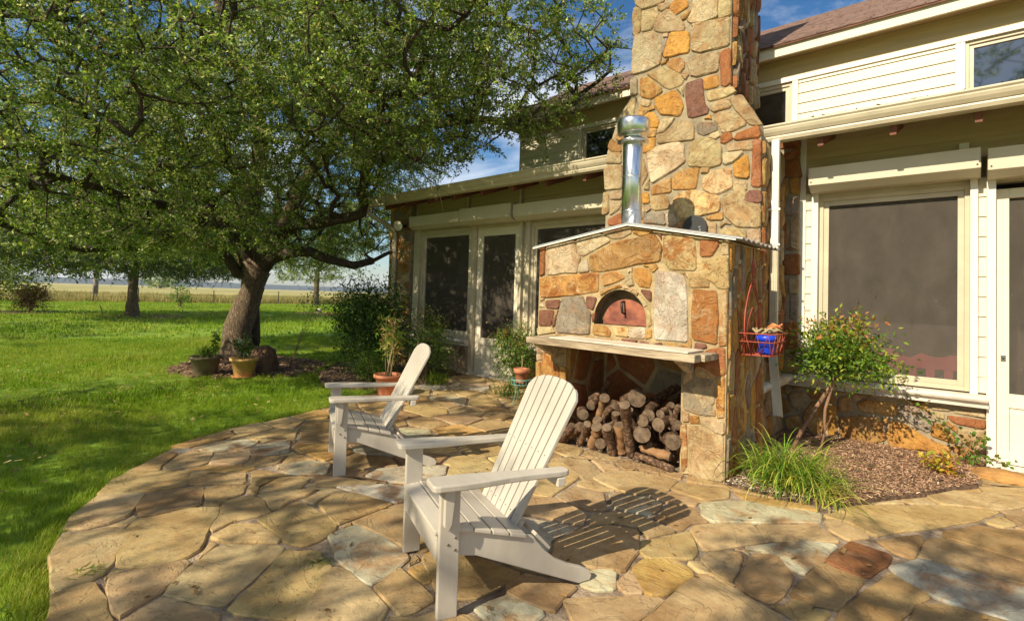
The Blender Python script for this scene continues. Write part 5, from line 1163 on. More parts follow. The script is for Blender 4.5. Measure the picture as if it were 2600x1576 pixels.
def keep(P):
    x, y, z = P.T
    up_ = z > 1.5+.58*(.664*-x+.747*y)          # high boughs reaching out over the patio
    k = (z > 1.62) & ((y > -.9) | up_)
    s_ = (4.3-y); c_ = (np.abs(x+11.1+.1*s_) < .75) & (np.abs(z-.74*s_-1.0) < 1.1) & (s_ > .3); k &= ~c_
    k &= ~((x > -8.9) & (y > 5.1) & (z < 3.5+.3*np.clip(y-5.4, 0, 9)))     # the house
    k &= ~((x > -7.2) & (y > 7.6)); k &= ~((x > -6.3) & (y > 5.9) & (z < 4.45+.6*(y-6.05))); k &= ~((x > -3.25) & (y > 4.9)); k &= ~((x > -5.2) & (y > 3.5) & (z < 3.65)); k &= (x < -4.6) | (y > 4.2) | up_; k &= ~((x > -8.4) & (y > 3.6) & (z < 2.9)); k &= ~((x > -7.2) & (z < 2.45)); k &= ~((x > -7.6) & (y > 1.6) & (z < 2.9+.25*np.clip(x+7.6, 0, 9)))
    d = np.hypot(x+11, y-4.3); k &= z > 1.95+.12*np.clip(2.6-d, 0, 3)
    k &= (z > 1.62)
    return k
att = ell_pts([((-11.0, 3.9, 4.9), (6.6, 4.6, 3.4), .35), ((-6.4, 5.0, 4.9), (3.1, 2.2, 1.9), .5), ((-9.4, 1.5, 3.5), (3.2, 2.1, 1.95), .55), ((-5.0, 5.3, 5.2), (2.1, 1.7, 1.6), .8), ((-7.0, 4.5, 4.0), (1.9, 1.3, 1.0), .8), ((-5.4, 6.3, 4.4), (1.9, 1.1, 1.0), .9), ((-4.4, 5.0, 5.0), (1.3, 1.3, 1.3), .9), ((-3.7, 3.9, 5.35), (1.0, 1.0, .55), .8), ((-6.6, 4.7, 3.9), (1.9, .8, .8), .9), ((-8.2, 4.2, 3.4), (1.2, 1.0, .9), .9), ((-4.1, 5.15, 4.4), (1.2, .8, .8), .95), ((-4.9, 5.4, 4.1), (1.1, .6, .6), .95), ((-3.7, 4.9, 5.2), (.8, .8, .7), .9), ((-6.2, 2.2, 5.6), (1.7, 1.2, .6), .7), ((-6.0, -1.7, 4.9), (2.0, 1.5, .6), .7), ((-13.5, 5.5, 3.2), (3.2, 3, 1.4), .5)], .35, 3, .17, keep)
print('attractors', len(att))
LIMBS['L6'] = LIMBS['L6'][:5]
LIMBS['trunk'] = [(x, y, z, r*.82) for x, y, z, r in LIMBS['trunk']]
OAK = grow('live_oak', 'big spreading live oak with leaning dark trunk and dense crown over the lawn and roof', LIMBS, att, .053, 27, GREENS, GW, loc=(-11, 4.3, 0), clump=.38, ratio=.46)
def auto_limbs(x, y, h, r, spread, lean=(0, 0), n=5, seed=0, top=.6, z0=-.08):
    rg = random.Random(seed); F_ = h; L_ = {'trunk': [(x, y, z0, r*1.45), (x+lean[0]*.1, y+lean[1]*.1, z0+.25, r*1.05), (x+lean[0]*.5, y+lean[1]*.5, F_*.5, r*.9), (x+lean[0], y+lean[1], F_, r*.85)]}
    for k in range(n):
        a = 2*math.pi*(k+rg.uniform(-.3, .3))/n; s = spread*rg.uniform(.7, 1); rise = spread*top*rg.uniform(.5, 1.1)
        L_['l%d' % k] = [(x+lean[0], y+lean[1], F_-.05, r*.6), (x+lean[0]+math.cos(a)*s*.3, y+lean[1]+math.sin(a)*s*.3, F_+rise*.35, r*.45), (x+lean[0]+math.cos(a)*s*.65, y+lean[1]+math.sin(a)*s*.65, F_+rise*.7, r*.3), (x+lean[0]+math.cos(a)*s, y+lean[1]+math.sin(a)*s, F_+rise, r*.14)]
    L_['l9'] = [(x+lean[0], y+lean[1], F_-.05, r*.6), (x+lean[0]+.1, y+lean[1], F_+spread*.4, r*.4), (x+lean[0]-.1, y+lean[1]+.1, F_+spread*.9, r*.15)]
    return L_
def oaktree(x, y, h, r, cr, ch_, label, sp=.8, leaf=.13, nl=9, seed=1, name='live_oak', holes=.3, group=None, keepf=None, clump=.7, top=.6, zc=None, cols=GREENS, wts=GW, twigs=5):
    zc = zc or h+ch_*.55
    a = ell_pts([((x, y, zc), (cr, cr, ch_), .4), ((x+cr*.4, y-cr*.3, zc-ch_*.25), (cr*.7, cr*.7, ch_*.6), .6), ((x-cr*.35, y+cr*.35, zc-ch_*.2), (cr*.7, cr*.7, ch_*.6), .6)], sp, seed, holes, lambda P: (P[:, 2] > h*.72) if keepf is None else ((P[:, 2] > h*.72) & keepf(P)))
    return grow(name, label, auto_limbs(x, y, h, r, cr*.7, seed=seed, top=top), a, leaf, nl, cols, wts, loc=(x, y, 0), clump=clump, step=.5, thick=2.2, twigs=twigs, group=group, minr=.004)
oaktree(-28, 6.1, 2.1, .25, 5.6, 2.2, 'smaller live oak out on the lawn, left of the big trunk, in a mulch ring', .52, .13, 15, 11, cols=[(.05, .09, .015), (.09, .15, .025), (.15, .21, .04)], wts=None, zc=3.4, holes=.3, keepf=lambda P: P[:, 2] > 2.3-.12*np.hypot(P[:, 0]+28, P[:, 1]-6.1))
oaktree(-48.6, 25.6, 3.2, .28, 5.2, 4.0, 'round light green tree by the fence, seen right of the big trunk', .95, .2, 8, 12, name='small_tree', cols=[(.09, .15, .02), (.16, .24, .03), (.24, .30, .06)], wts=None, clump=.8)
oaktree(-20.5, -7.6, 2.6, .3, 5.5, 3.0, 'live oak standing on the lawn left of the view', .95, .17, 8, 13, name='live_oak')
# bare dead twigs hanging over the left gutter
dt = MB()
for k in range(16):
    a = Vector((random.uniform(-8.2, -6.2), random.uniform(4.9, 5.25), random.uniform(3.05, 3.4))); d = Vector((random.uniform(.1, .5), random.uniform(-.2, .2), random.uniform(-.55, -.15))); m_ = a+d*.55+Vector((0, 0, .05))
    dt.tube([a, m_, a+d], [.006, .0045, .0025], 5); dt.tube([m_, m_+Vector((random.uniform(-.1, .2), random.uniform(-.1, .1), random.uniform(-.15, .1)))], [.0035, .002], 4)
dt.build('dead_twigs', 'cane', OAK, kind='stuff')
# trees behind the viewer whose crowns shade the near patio
GB = 'live oaks behind the patio'
oaktree(-4.5, -6.5, 3.9, .16, 2.9, 1.5, 'live oak behind the patio, on the left', .44, .09, 12, 14, holes=.22, clump=.45)
oaktree(.35, -3.0, 3.5, .13, 1.7, 1.0, 'live oak behind the patio, on the right', .42, .078, 12, 15, holes=.05, clump=.38)
oaktree(-8.3, -3.9, 3.4, .12, 1.7, .7, 'small live oak on the lawn beside the patio, left of the view', .42, .065, 11, 19, clump=.4)
oaktree(5, -25, 8, .35, 6.5, 6, 'tall dark tree far behind the patio, reflected in the right upper window', 1.1, .22, 9, 16, name='tall_tree', clump=.9)
oaktree(-12, -25, 8, .35, 6, 6, 'tall dark tree far behind the patio, reflected in the small upper window', 1.1, .22, 9, 17, name='tall_tree', clump=.9)

# ------------------------------------------------------------------ shrubs and potted plants
def bush(name, label, c, r, n, leaf, cols, wts=None, stems=9, base=None, seed=1, ratio=.42, cat='shrub', group=None, top=None, shell=.45, hang=0, mt='leaf', clumps=26, cs=.34, stemr=.008, sm='stem'):
    rg = np.random.default_rng(seed); c = np.array(c, float); r = np.array(r, float); base = np.array(base if base is not None else (c[0], c[1], -.02))
    root = empty(name, tuple(base), label, cat, group)
    d = unit(rg.normal(size=(clumps, 3))); cc = c+d*r*(rg.uniform(shell, 1, (clumps, 1)))*.85
    mb = MB()
    for k in range(clumps):
        q = cc[k]; m_ = base+(c-base)*.62+rg.normal(size=3)*r*.07; b0 = base+rg.normal(size=3)*[r[0]*.05, r[1]*.05, 0]
        mb.tube([b0, m_, q], [stemr, stemr*.75, stemr*.35], 5, cap=False)
    mb.build('stems', sm, root, kind='stuff')
    i = rg.integers(0, clumps, n); p = cc[i]+rg.normal(size=(n, 3))*r*cs*.62; o = p-c; ld = unit(o/r*.5+rg.normal(size=(n, 3))*.7+[0, 0, .15-hang])
    ll = leaf*rg.uniform(.6, 1.25, n); Q = leaf_quads(p, ld, ll, ll*ratio, .7); C = palette(n, cols, wts, .2)
    if top is not None:
        f = (p[:, 2]-c[2])/r[2]; s = rg.uniform(0, 1, n) < np.clip(f*.9-.1, 0, .55); C[s] = palette(int(s.sum()), top, None, .2)
    quads('foliage', Q, mt, root, cols=C, kind='stuff'); return root
DK = [(.025, .055, .012), (.05, .10, .02), (.09, .16, .03)]
MID = [(.05, .11, .012), (.10, .19, .02), (.17, .26, .035)]
YG = [(.12, .22, .02), (.22, .33, .03), (.34, .38, .05), (.06, .13, .015)]
RED = [(.42, .14, .04), (.5, .26, .05), (.30, .12, .05)]
def straps(name, label, c, n, ln, wd, cols, spread=.1, cat='plant', arch=1.0, up=1.0, seed=1, wts=None, zb=0, m='leaf', droop=None, lying=0.):
    rg = np.random.default_rng(seed); V = []; C = []; pal = palette(n, cols, wts, .2)
    for k in range(n):
        a = rg.uniform(0, 2*math.pi); L_ = ln*rg.uniform(.6, 1.15); el = R(rg.uniform(35, 86)*up); el = max(el, R(12)); b = np.array([c[0]+rg.normal()*spread, c[1]+rg.normal()*spread, c[2]+zb]); h = np.array([math.cos(a), math.sin(a), 0]); s = np.array([-h[1], h[0], 0])
        pts = [b]; e = el; N_ = 7; dr = rg.uniform(.7, 1.5)*arch
        for i in range(N_): pts.append(pts[-1]+(h*math.cos(e)+np.array([0, 0, math.sin(e)]))*L_/N_); e -= R(6+3.2*i)*dr; 
        w_ = wd*rg.uniform(.7, 1.2)
        for i in range(N_):
            w0, w1 = w_*(1-.15*abs(i-2)/2 if i < 5 else .55)/2, w_*(1-.15*abs(i-1)/2 if i < 4 else (.5 if i < 6 else .05))/2
            p0, p1 = pts[i], pts[i+1]; zmin = .004
            p0 = np.array([p0[0], p0[1], max(p0[2], zmin)]); p1 = np.array([p1[0], p1[1], max(p1[2], zmin)])
            V.append([p0-s*w0, p0+s*w0, p1+s*w1, p1-s*w1]); C.append(pal[k])
    return quads(name, np.array(V), m, None, cols=np.array(C), label=label, cat=cat)
# right bed
straps('liriope_clump', 'big arching clump of grassy liriope beside the oven corner in the mulch bed', (-1.03, 4.30, .0), 620, .50, .0085, [(.06, .15, .015), (.14, .27, .03), (.28, .42, .05), (.45, .45, .08)], .10, arch=1.05, seed=3)
straps('liriope_clump', 'small flopping yellow-green grass clump at the front edge of the mulch bed', (-.80, 4.24, .0), 170, .40, .007, [(.14, .27, .03), (.42, .42, .07), (.45, .38, .10)], .08, arch=1.5, up=.7, seed=4)
nd_ = bush('nandina', 'small nandina tree with two bare stems, green and orange leaves before the right window', (-.86, 5.62, .94), (.46, .38, .33), 5200, .050, [(.10, .20, .02), (.18, .29, .03), (.30, .34, .04), (.05, .12, .015)], None, base=(-.93, 5.6, .72), seed=5, top=[(.40, .30, .05), (.50, .20, .05), (.28, .17, .06), (.30, .34, .05)], clumps=34, cs=.38, stemr=.006, ratio=.40)
MB().tube([(-1.25, 5.40, -.02), (-1.17, 5.45, .22), (-1.07, 5.5, .42), (-.97, 5.56, .62), (-.93, 5.6, .82)], [.022, .019, .018, .017, .010], 9, jit=.06).build('trunk', 'stem', nd_, smooth=True)
MB().tube([(-1.05, 5.52, -.02), (-1.02, 5.53, .15), (-1.01, 5.55, .40), (-.96, 5.57, .62), (-.82, 5.6, .85)], [.015, .013, .013, .013, .007], 8, jit=.06).build('trunk', 'stem', nd_, smooth=True)
MB().tube([(-1.01, 5.54, .2), (-.97, 5.5, .3), (-.95, 5.5, .36)], [.006, .005, .004], 6).build('branch_stub', 'stem', nd_)
bush('nandina_seedling', 'tiny yellow-orange nandina seedling in the mulch before the right stone wall', (-.17, 5.52, .10), (.13, .11, .09), 170, .055, [(.50, .36, .03), (.45, .22, .03), (.25, .28, .03)], None, seed=6, clumps=9, stemr=.003)
# vine up the wall beside the door
vn = empty('vine', (.05, 6.1, 0), 'thin green vine trailing up the stone wall beside the right door', 'vine')
vp = [(-.49, 6.14, .52), (-.42, 6.10, .47), (-.35, 6.12, .43), (-.28, 6.10, .37), (-.21, 6.12, .33), (-.15, 6.1, .27), (-.10, 6.1, .21), (-.05, 6.06, .14), (.0, 6.04, .06), (.08, 6.0, .08), (.16, 5.98, .10), (.22, 5.95, .11)]
MB().tube(vp, .003, 5).build('stem', 'stem', vn); MB().tube([(-.02, 6.05, .1), (.0, 6.06, .2), (.05, 6.08, .26), (.08, 6.08, .24)], .003, 5).build('stem', 'stem', vn)
VP = np.array(vp+[(.0, 6.06, .2), (.05, 6.08, .26), (.08, 6.08, .24), (.02, 6.03, .08), (-.02, 6.03, .1)]); ii = rng.integers(0, len(VP), 150); pp = VP[ii]+rng.normal(size=(150, 3))*[.035, .02, .028]; pp[:, 2] = np.maximum(pp[:, 2], .01)
quads('foliage', leaf_quads(pp, unit(rng.normal(size=(150, 3))+[0, -.4, 0]), .045*rng.uniform(.7, 1.2, 150), .032, .2), 'leaf', vn, cols=palette(150, [(.08, .18, .02), (.14, .26, .03), (.16, .12, .03)]), kind='stuff')
# mulch chips and dry litter
def chips(name, poly, n, ln, wd, cols, z=.016, seed=2, kind='stuff', jz=.012, ell=None, **k):
    rg = np.random.default_rng(seed); P = np.array(poly); mn, mxx = P.min(0), P.max(0); q = rg.uniform(mn, mxx, (n*3, 2)); q = q[inpoly(q, poly)][:n]; n = len(q)
    a = rg.uniform(0, 2*math.pi, n); t = rg.normal(size=n)*.25; d = np.stack([np.cos(a)*np.cos(t), np.sin(a)*np.cos(t), np.sin(t)], 1); s = np.stack([-np.sin(a), np.cos(a), rg.normal(size=n)*.3], 1)
    L_ = ln*rg.uniform(.4, 1.3, n)[:, None]; W = wd*rg.uniform(.5, 1.3, n)[:, None]; c = np.column_stack([q, z+rg.uniform(0, jz, n)])
    return quads(name, np.stack([c-d*L_/2-s*W/2, c+d*L_/2-s*W/2, c+d*L_/2+s*W/2, c-d*L_/2+s*W/2], 1), 'chip', None, cols=palette(n, cols, None, .25), kind=kind, **k)
MC = [(.46, .28, .17), (.32, .18, .10), (.58, .40, .25), (.18, .10, .06), (.50, .29, .18)]
chips('mulch', BED, 24000, .026, .005, MC, label='shredded reddish brown mulch covering the bed under the right window', cat='mulch')
chips('gravel', [(-1.37, 3.98), (-.9, 4.0), (-.8, 4.2), (-1.2, 4.5), (-1.37, 4.5)], 900, .014, .010, [(.6, .52, .40), (.45, .38, .28)], z=.018, label='pale gravel and chips at the foot of the oven corner', cat='gravel')
chips('mulch', TREEBED, 3200, .06, .022, [(.30, .18, .11), (.42, .28, .18), (.17, .10, .06)], z=-.028, seed=5, label='dead leaves and mulch round the big oak trunk', cat='mulch')
chips('mulch', LBED, 4200, .05, .014, [(.26, .17, .10), (.34, .24, .14), (.13, .08, .05)], z=-.005, seed=6, label='leaf litter in the bed at the left stone column', cat='mulch')
chips('wood_litter', [(-2.95, 3.7), (-1.8, 3.8), (-1.8, 4.5), (-2.85, 4.5)], 900, .02, .006, [(.35, .24, .14), (.2, .12, .07)], z=.004, seed=7, jz=.006, label='bark crumbs on the flagstones below the firewood', cat='litter')
chips('gutter_litter', [(-1.5, 5.56), (4.5, 5.56), (4.5, 5.72), (-1.5, 5.72)], 1500, .05, .014, [(.22, .10, .06), (.34, .20, .12), (.12, .06, .04)], z=3.135, jz=.03, seed=8, label='dead brown leaves lying along the right roof gutter', cat='litter')
chips('fallen_leaves', [(-3, .5), (-5.2, 2), (-6, 5), (-4, 5.9), (-3.3, 3.9), (0, 3.4), (1, 2), (-1, .8)], 170, .035, .015, [(.25, .15, .06), (.35, .22, .08)], z=.008, jz=.004, seed=9, label='a few dry oak leaves scattered over the patio', cat='leaves')
chips('fallen_leaves', [(-3.2, 0), (-5.6, 1.0), (-6.0, 3.2), (-9.5, 2.5), (-12, 1), (-8, -.2)], 420, .04, .018, [(.30, .19, .08), (.42, .32, .13), (.22, .14, .07)], z=-.012, jz=.02, seed=12, label='scattered dry oak leaves lying in the near lawn', cat='leaves')
def rocky(nm, c, r, m, label, seed, cat='boulder'):
    import bmesh
    bm = bmesh.new(); bmesh.ops.create_icosphere(bm, subdivisions=3, radius=1)
    for v in bm.verts:
        p = v.co.copy(); k = 1+.25*noise(tuple(p*1.3+Vector((seed, 0, 0))))+.10*noise(tuple(p*4+Vector((seed, 3, 0)))); v.co = Vector((p.x*r[0], p.y*r[1], p.z*r[2]))*k
    me = bpy.data.meshes.new(nm); bm.to_mesh(me); bm.free(); me.materials.append(MT[m]); o = bpy.data.objects.new(nm, me); COL.objects.link(o); o.location = c; return meta(o, label, cat)
rocky('boulder', (-8.93, 3.82, .10), (.30, .2, .30), 'rock', 'dark brown pointed boulder beside the ochre pot under the big oak', 3)
rocky('edging_rock', (.17, 5.84, .01), (.20, .15, .055), 'orock', 'flat orange rock at the corner of the mulch bed near the right door', 8, 'rock')
# plants on the left
bush('evergreen_shrub', 'large dark evergreen shrub left of the stone column at the house corner', (-7.35, 4.8, .80), (.72, .60, .86), 14000, .055, DK+[(.15, .24, .04)], [.22, .34, .28, .16], seed=11, clumps=110, cs=.28)
bush('nandina', 'nandina with thin canes growing against the left stone column', (-6.55, 5.35, .62), (.55, .38, .55), 3600, .045, MID, None, seed=12, clumps=40, top=[(.3, .2, .06), (.2, .26, .05)])
bush('low_shrub', 'low green shrub at the front of the left bed beside the tall cane pot', (-6.75, 4.45, .25), (.40, .32, .26), 2300, .04, MID, None, seed=13, clumps=26)
bush('nandina', 'leafy green nandina before the left screen door, next to the oven', (-5.0, 5.75, .52), (.42, .34, .45), 4200, .042, MID, None, seed=14, clumps=42, top=[(.2, .28, .05), (.30, .18, .05)], base=(-5.0, 5.8, 0))
p_ = pot('flower_pot', (-5.80, 4.12, .0), .13, .18, .27, 'terra', 'big terracotta pot with tall dry canes behind the farther chair', .015)
cn_ = empty('cane_plant', (-5.80, 4.12, .23), 'tall bare canes with thin drooping leaves growing in the big terracotta pot', 'plant')
mb = MB(); tips = []
for k in range(8):
    a = random.uniform(0, 6.28); b = Vector((-5.80+math.cos(a)*.11*random.random(), 4.12+math.sin(a)*.11*random.random(), .22)); hgt = random.uniform(.4, .95); t_ = b+Vector((random.uniform(-.22, .2), random.uniform(-.1, .1), hgt)); mb.tube([b, b+(t_-b)*.5+Vector((random.uniform(-.04, .04), 0, 0)), t_], [.008, .007, .004], 6); tips += [b+(t_-b)*f for f in (.7, .85, 1)]
mb.build('canes', 'cane', cn_, smooth=True, kind='stuff')
tp = np.array([tuple(t) for t in tips]); ii = rng.integers(0, len(tp), 380); quads('foliage', leaf_quads(tp[ii]+rng.normal(size=(380, 3))*.06, unit(rng.normal(size=(380, 3))+[0, 0, -.3]), .12*rng.uniform(.5, 1.2, 380), .020, .2), 'leaf', cn_, cols=palette(380, [(.14, .24, .03), (.30, .34, .06), (.4, .26, .1)]), kind='stuff')
sd_ = empty('pot_stand', (-4.30, 5.08, 0), 'mint green wire pot stand between the chairs and oven', 'stand')
mb = MB().tube([(-4.30+.13*math.cos(a*.4488), 5.08+.13*math.sin(a*.4488), .30) for a in range(15)], .007, 6); mb.build('ring', 'green', sd_)
mb = MB().tube([(-4.30+.125*math.cos(a*.4488), 5.08+.125*math.sin(a*.4488), .24) for a in range(15)], .005, 6); mb.build('ring', 'green', sd_)
for k in range(3):
    a = 2.1*k+.5; MB().tube([(-4.30+.13*math.cos(a), 5.08+.13*math.sin(a), .30), (-4.30+.10*math.cos(a), 5.08+.10*math.sin(a), .15), (-4.30+.15*math.cos(a), 5.08+.15*math.sin(a), -.005)], .006, 6).build('leg', 'green', sd_)
for k in range(18): a = k*.349; MB().tube([(-4.30+.13*math.cos(a), 5.08+.13*math.sin(a), .30), (-4.30+.125*math.cos(a), 5.08+.125*math.sin(a), .24)], .003, 5).build('wire', 'green', sd_)
MB().lathe((-4.30, 5.08, .245), [(.0, 0), (.125, 0)], 16).build('tray', 'green', sd_)
pot('flower_pot', (-4.30, 5.08, .247), .068, .092, .19, 'terra', 'small plain terracotta pot standing on the mint green wire stand', .010, rimh=.06)
MB().tube([(-4.30, 5.08, .42), (-4.29, 5.08, .50), (-4.31, 5.09, .60)], .006, 6).build('dry_stem', 'cane', label='short dry stem standing in the pot on the green stand', cat='plant stem')
pot('nursery_pot', (-3.42, 4.28, -.0), .07, .10, .15, 'black', 'small black plastic pot on the patio behind the nearest chair back', .004)
straps('spider_plant', 'yellow-green spider plant spilling from the small black pot behind the nearest chair', (-3.42, 4.28, .13), 110, .34, .010, YG, .03, arch=1.25, seed=9)
straps('day_lily', 'small clump of strappy leaves by the left wall beside the cane pot', (-6.0, 5.15, .0), 90, .34, .014, YG, .07, arch=1.1, seed=10)
straps('day_lily', 'clump of drooping strappy leaves at the foot of the green nandina by the door', (-4.75, 5.35, .0), 60, .32, .012, MID, .07, arch=1.2, seed=13)
pot('flower_pot', (-9.10, 2.98, -.04), .165, .215, .30, 'bterra', 'squat mottled brown pot on the lawn left of the ochre pot', .015)
straps('spider_plant', 'dark strappy plant trailing from the squat brown pot on the lawn', (-9.10, 2.98, .24), 90, .30, .013, MID+[(.4, .4, .1)], .04, arch=1.2, seed=15)
lp = empty('tall_leafy_stem', (-9.02, 3.05, .25), 'single tall pale stem with drooping yellow-green leaves in the brown pot', 'plant')
sp_ = [(-9.02, 3.05, .24), (-9.0, 3.06, .45), (-8.97, 3.08, .62), (-8.90, 3.1, .70)]; MB().tube(sp_, [.012, .010, .008, .005], 6).build('stem', 'cane', lp, smooth=True)
q_ = np.array([np.array(sp_[0])+(np.array(sp_[2])-np.array(sp_[0]))*f for f in rng.uniform(.25, 1.15, 90)]); quads('foliage', leaf_quads(q_, unit(rng.normal(size=(90, 3))*[1, 1, .3]+[0, 0, -.5]), .10, .028, .3), 'leaf', lp, cols=palette(90, YG), kind='stuff')
pot('flower_pot', (-8.62, 3.38, -.04), .135, .19, .29, 'yterra', 'ochre yellow clay pot before the big oak trunk, beside the boulder', .02)
MB().lathe((-8.62, 3.38, -.05), [(.0, 0), (.165, 0), (.18, .03), (.155, .025), (.0, .01)], 24).build('pot_saucer', 'terra', smooth=True, label='terracotta saucer under the ochre pot', cat='saucer')
bush('potted_plant', 'dark leafy plant with thin upright shoots growing in the ochre pot', (-8.66, 3.40, .42), (.20, .16, .20), 500, .05, DK, None, seed=17, clumps=12, base=(-8.62, 3.38, .2))
bush('sapling', 'airy sapling with a long thin leaning stem right of the oak trunk', (-8.75, 4.55, 1.05), (.38, .30, .34), 420, .04, MID, None, seed=18, clumps=9, base=(-9.1, 4.35, -.03), stemr=.003)
bush('sapling', 'low leafy seedling on the lawn between the brown and ochre pots', (-9.3, 3.75, .22), (.22, .2, .16), 260, .06, MID, None, seed=19, clumps=8)
la = empty('solar_lamp', (-9.75, 3.75, -.04), 'small solar path lamp on a stake against the oak trunk', 'lamp')
MB().tube([(-9.75, 3.75, -.06), (-9.75, 3.75, .34)], .012, 8).build('stake', 'bolt', la); MB().lathe((-9.75, 3.75, .34), [(.05, 0), (.06, .02), (.06, .08), (.09, .085), (.09, .10), (.0, .12)], 16).build('lamp_head', 'galv', la)
# far things
bush('crape_myrtle', 'loose green crape myrtle with pink blooms at the left edge of the lawn', (-32.6, 1.9, 2.0), (1.7, 1.9, 1.9), 7000, .14, YG+[(.3, .34, .12)], None, seed=21, clumps=60, stemr=.012, top=[(.14, .24, .03), (.5, .14, .2), (.2, .3, .05)], base=(-32.6, 1.9, -.05))
bush('red_shrub', 'low reddish shrub beside the crape myrtle at the left lawn edge', (-32.2, 3.2, .6), (.9, .75, .65), 2600, .11, [(.22, .10, .06), (.34, .20, .09), (.16, .16, .04)], None, seed=22, clumps=34, stemr=.02)
bush('young_shrub', 'young upright shrub standing alone on the far lawn near the fence', (-38.6, 11.0, .75), (.7, .75, .8), 700, .14, MID, None, seed=23, clumps=16, stemr=.02)
oaktree(-330, 84, 1.5, .8, 8.5, 4.2, 'round dark tree far out in the dry field', 2.2, .9, 7, 31, name='field_tree', clump=2.2, holes=0)
ps = MB().tube([(-55, 9.37, -.1), (-55, 9.37, 3.0)], [.20, .18], 12).build('wooden_post', 'post', smooth=True, label='thick grey weathered post standing behind the fence', cat='post')
MB().tube([(-28.6, 5.15, -.06), (-28.6, 5.12, .25), (-28.6, 5.05, .42)], [.03, .025, .015], 6).build('cut_stub', 'bark', label='short dark stub sticking up left of the smaller oak', cat='stump')
MB().lathe((-29.2, 15.6, -.04), [(.12, 0), (.15, .22), (.10, .30), (.0, .33)], 12).build('garden_ornament', 'tile', label='small pale ornament at the edge of the orange soil patch', cat='ornament')
# fence: posts and strands of wire
fe = empty('wire_fence', (-51, 20, 0), 'long low farm fence of thin steel posts and wire between lawn and dry field', 'fence')
yy = -38.
while yy < 75:
    lean = random.uniform(-.04, .04); MB().tube([(-51, yy, -.1), (-51+random.uniform(-.03, .03), yy+lean, 1.12+random.uniform(-.06, .06))], .045, 6).build('fence_post', 'steel', fe); yy += random.uniform(2.7, 3.1)
for z in (.35, .65, .95, 1.08): MB().tube([(-51.0, -38, z), (-51, 75, z)], .009, 4).build('strand', 'steel', fe)
# ------------------------------------------------------------------ grass
def tuft(nm, n, r, h, wd, seed, lean=.35, m='grass'):
    rg = np.random.default_rng(seed); V = []; F = []
    for k in range(n):
        a = rg.uniform(0, 6.28); q = r*math.sqrt(rg.uniform()); b = rg.uniform(0, 6.28); hh = h*rg.uniform(.5, 1.15); l = lean*rg.uniform(.2, 1.3)*hh; x, y = math.cos(a)*q, math.sin(a)*q
        d = np.array([math.cos(b), math.sin(b)]); s = np.array([-d[1], d[0]])*wd*rg.uniform(.7, 1.3)/2; o = len(V)
        V += [(x-s[0], y-s[1], -.01), (x+s[0], y+s[1], -.01), (x+d[0]*l*.3+s[0]*.8, y+d[1]*l*.3+s[1]*.8, hh*.55), (x+d[0]*l*.3-s[0]*.8, y+d[1]*l*.3-s[1]*.8, hh*.55), (x+d[0]*l, y+d[1]*l, hh)]
        F += [(o, o+1, o+2, o+3), (o+3, o+2, o+4)]
    me = bpy.data.meshes.new(nm); me.from_pydata(V, [], F); me.materials.append(MT[m]); return bpy.data.objects.new(nm, me)
def scatter(name, P, scl, tufts, label, cat, tilt=.12, **k):
    n = len(P); me = bpy.data.meshes.new(name); me.vertices.add(n); me.vertices.foreach_set('co', P.astype(np.float32).reshape(-1))
    ro = np.stack([rng.normal(size=n)*tilt, rng.normal(size=n)*tilt, rng.uniform(0, 6.28, n)], 1).astype(np.float32)
    a = me.attributes.new('rot', 'FLOAT_VECTOR', 'POINT'); a.data.foreach_set('vector', ro.reshape(-1)); a = me.attributes.new('scl', 'FLOAT', 'POINT'); a.data.foreach_set('value', scl.astype(np.float32))
    a = me.attributes.new('pick', 'INT', 'POINT'); a.data.foreach_set('value', rng.integers(0, len(tufts), n).astype(np.int32))
    o = bpy.data.objects.new(name, me); COL.objects.link(o); meta(o, label, cat, kind='stuff')
    g = bpy.data.node_groups.new(name, 'GeometryNodeTree'); g.interface.new_socket('Geometry', in_out='INPUT', socket_type='NodeSocketGeometry'); g.interface.new_socket('Geometry', in_out='OUTPUT', socket_type='NodeSocketGeometry')
    N_ = g.nodes.new; K = g.links.new; gi = N_('NodeGroupInput'); go = N_('NodeGroupOutput'); ip = N_('GeometryNodeInstanceOnPoints'); jg = N_('GeometryNodeJoinGeometry')
    for t in tufts:
        oi = N_('GeometryNodeObjectInfo'); oi.inputs['Object'].default_value = t; oi.inputs['As Instance'].default_value = True; K(oi.outputs['Geometry'], jg.inputs[0])
    def na(nm_, ty, so_): q = N_('GeometryNodeInputNamedAttribute'); q.data_type = ty; q.inputs['Name'].default_value = nm_; return q.outputs[0]
    K(gi.outputs[0], ip.inputs['Points']); K(jg.outputs[0], ip.inputs['Instance']); ip.inputs['Pick Instance'].default_value = True
    K(na('pick', 'INT', 0), ip.inputs['Instance Index']); K(na('rot', 'FLOAT_VECTOR', 0), ip.inputs['Rotation']); K(na('scl', 'FLOAT', 0), ip.inputs['Scale']); K(ip.outputs[0], go.inputs[0])
    md = o.modifiers.new('scatter', 'NODES'); md.node_group = g; return o
def offpoly(P, polys):
    k = np.ones(len(P), bool)
    for q in polys: k &= ~inpoly(P, q)
    return k
def wedge(rmin, rmax, dens, a0=R(28), a1=R(99)):
    """points on the lawn fan in front of the viewer, between two bearings left of +Y"""
    n = int(dens*(rmax**2-rmin**2)*(a1-a0)/2); r = np.sqrt(rng.uniform(rmin**2, rmax**2, n)); a = rng.uniform(a0, a1, n); return np.stack([-r*np.sin(a), r*np.cos(a)], 1)
LG = [(-2.9, .2)]
big_patio = [(x-.0, y) for x, y in PATP]; HOUSEP = [(-8.9, 6.2), (-8.9, 14), (6, 14), (6, 6.2)]
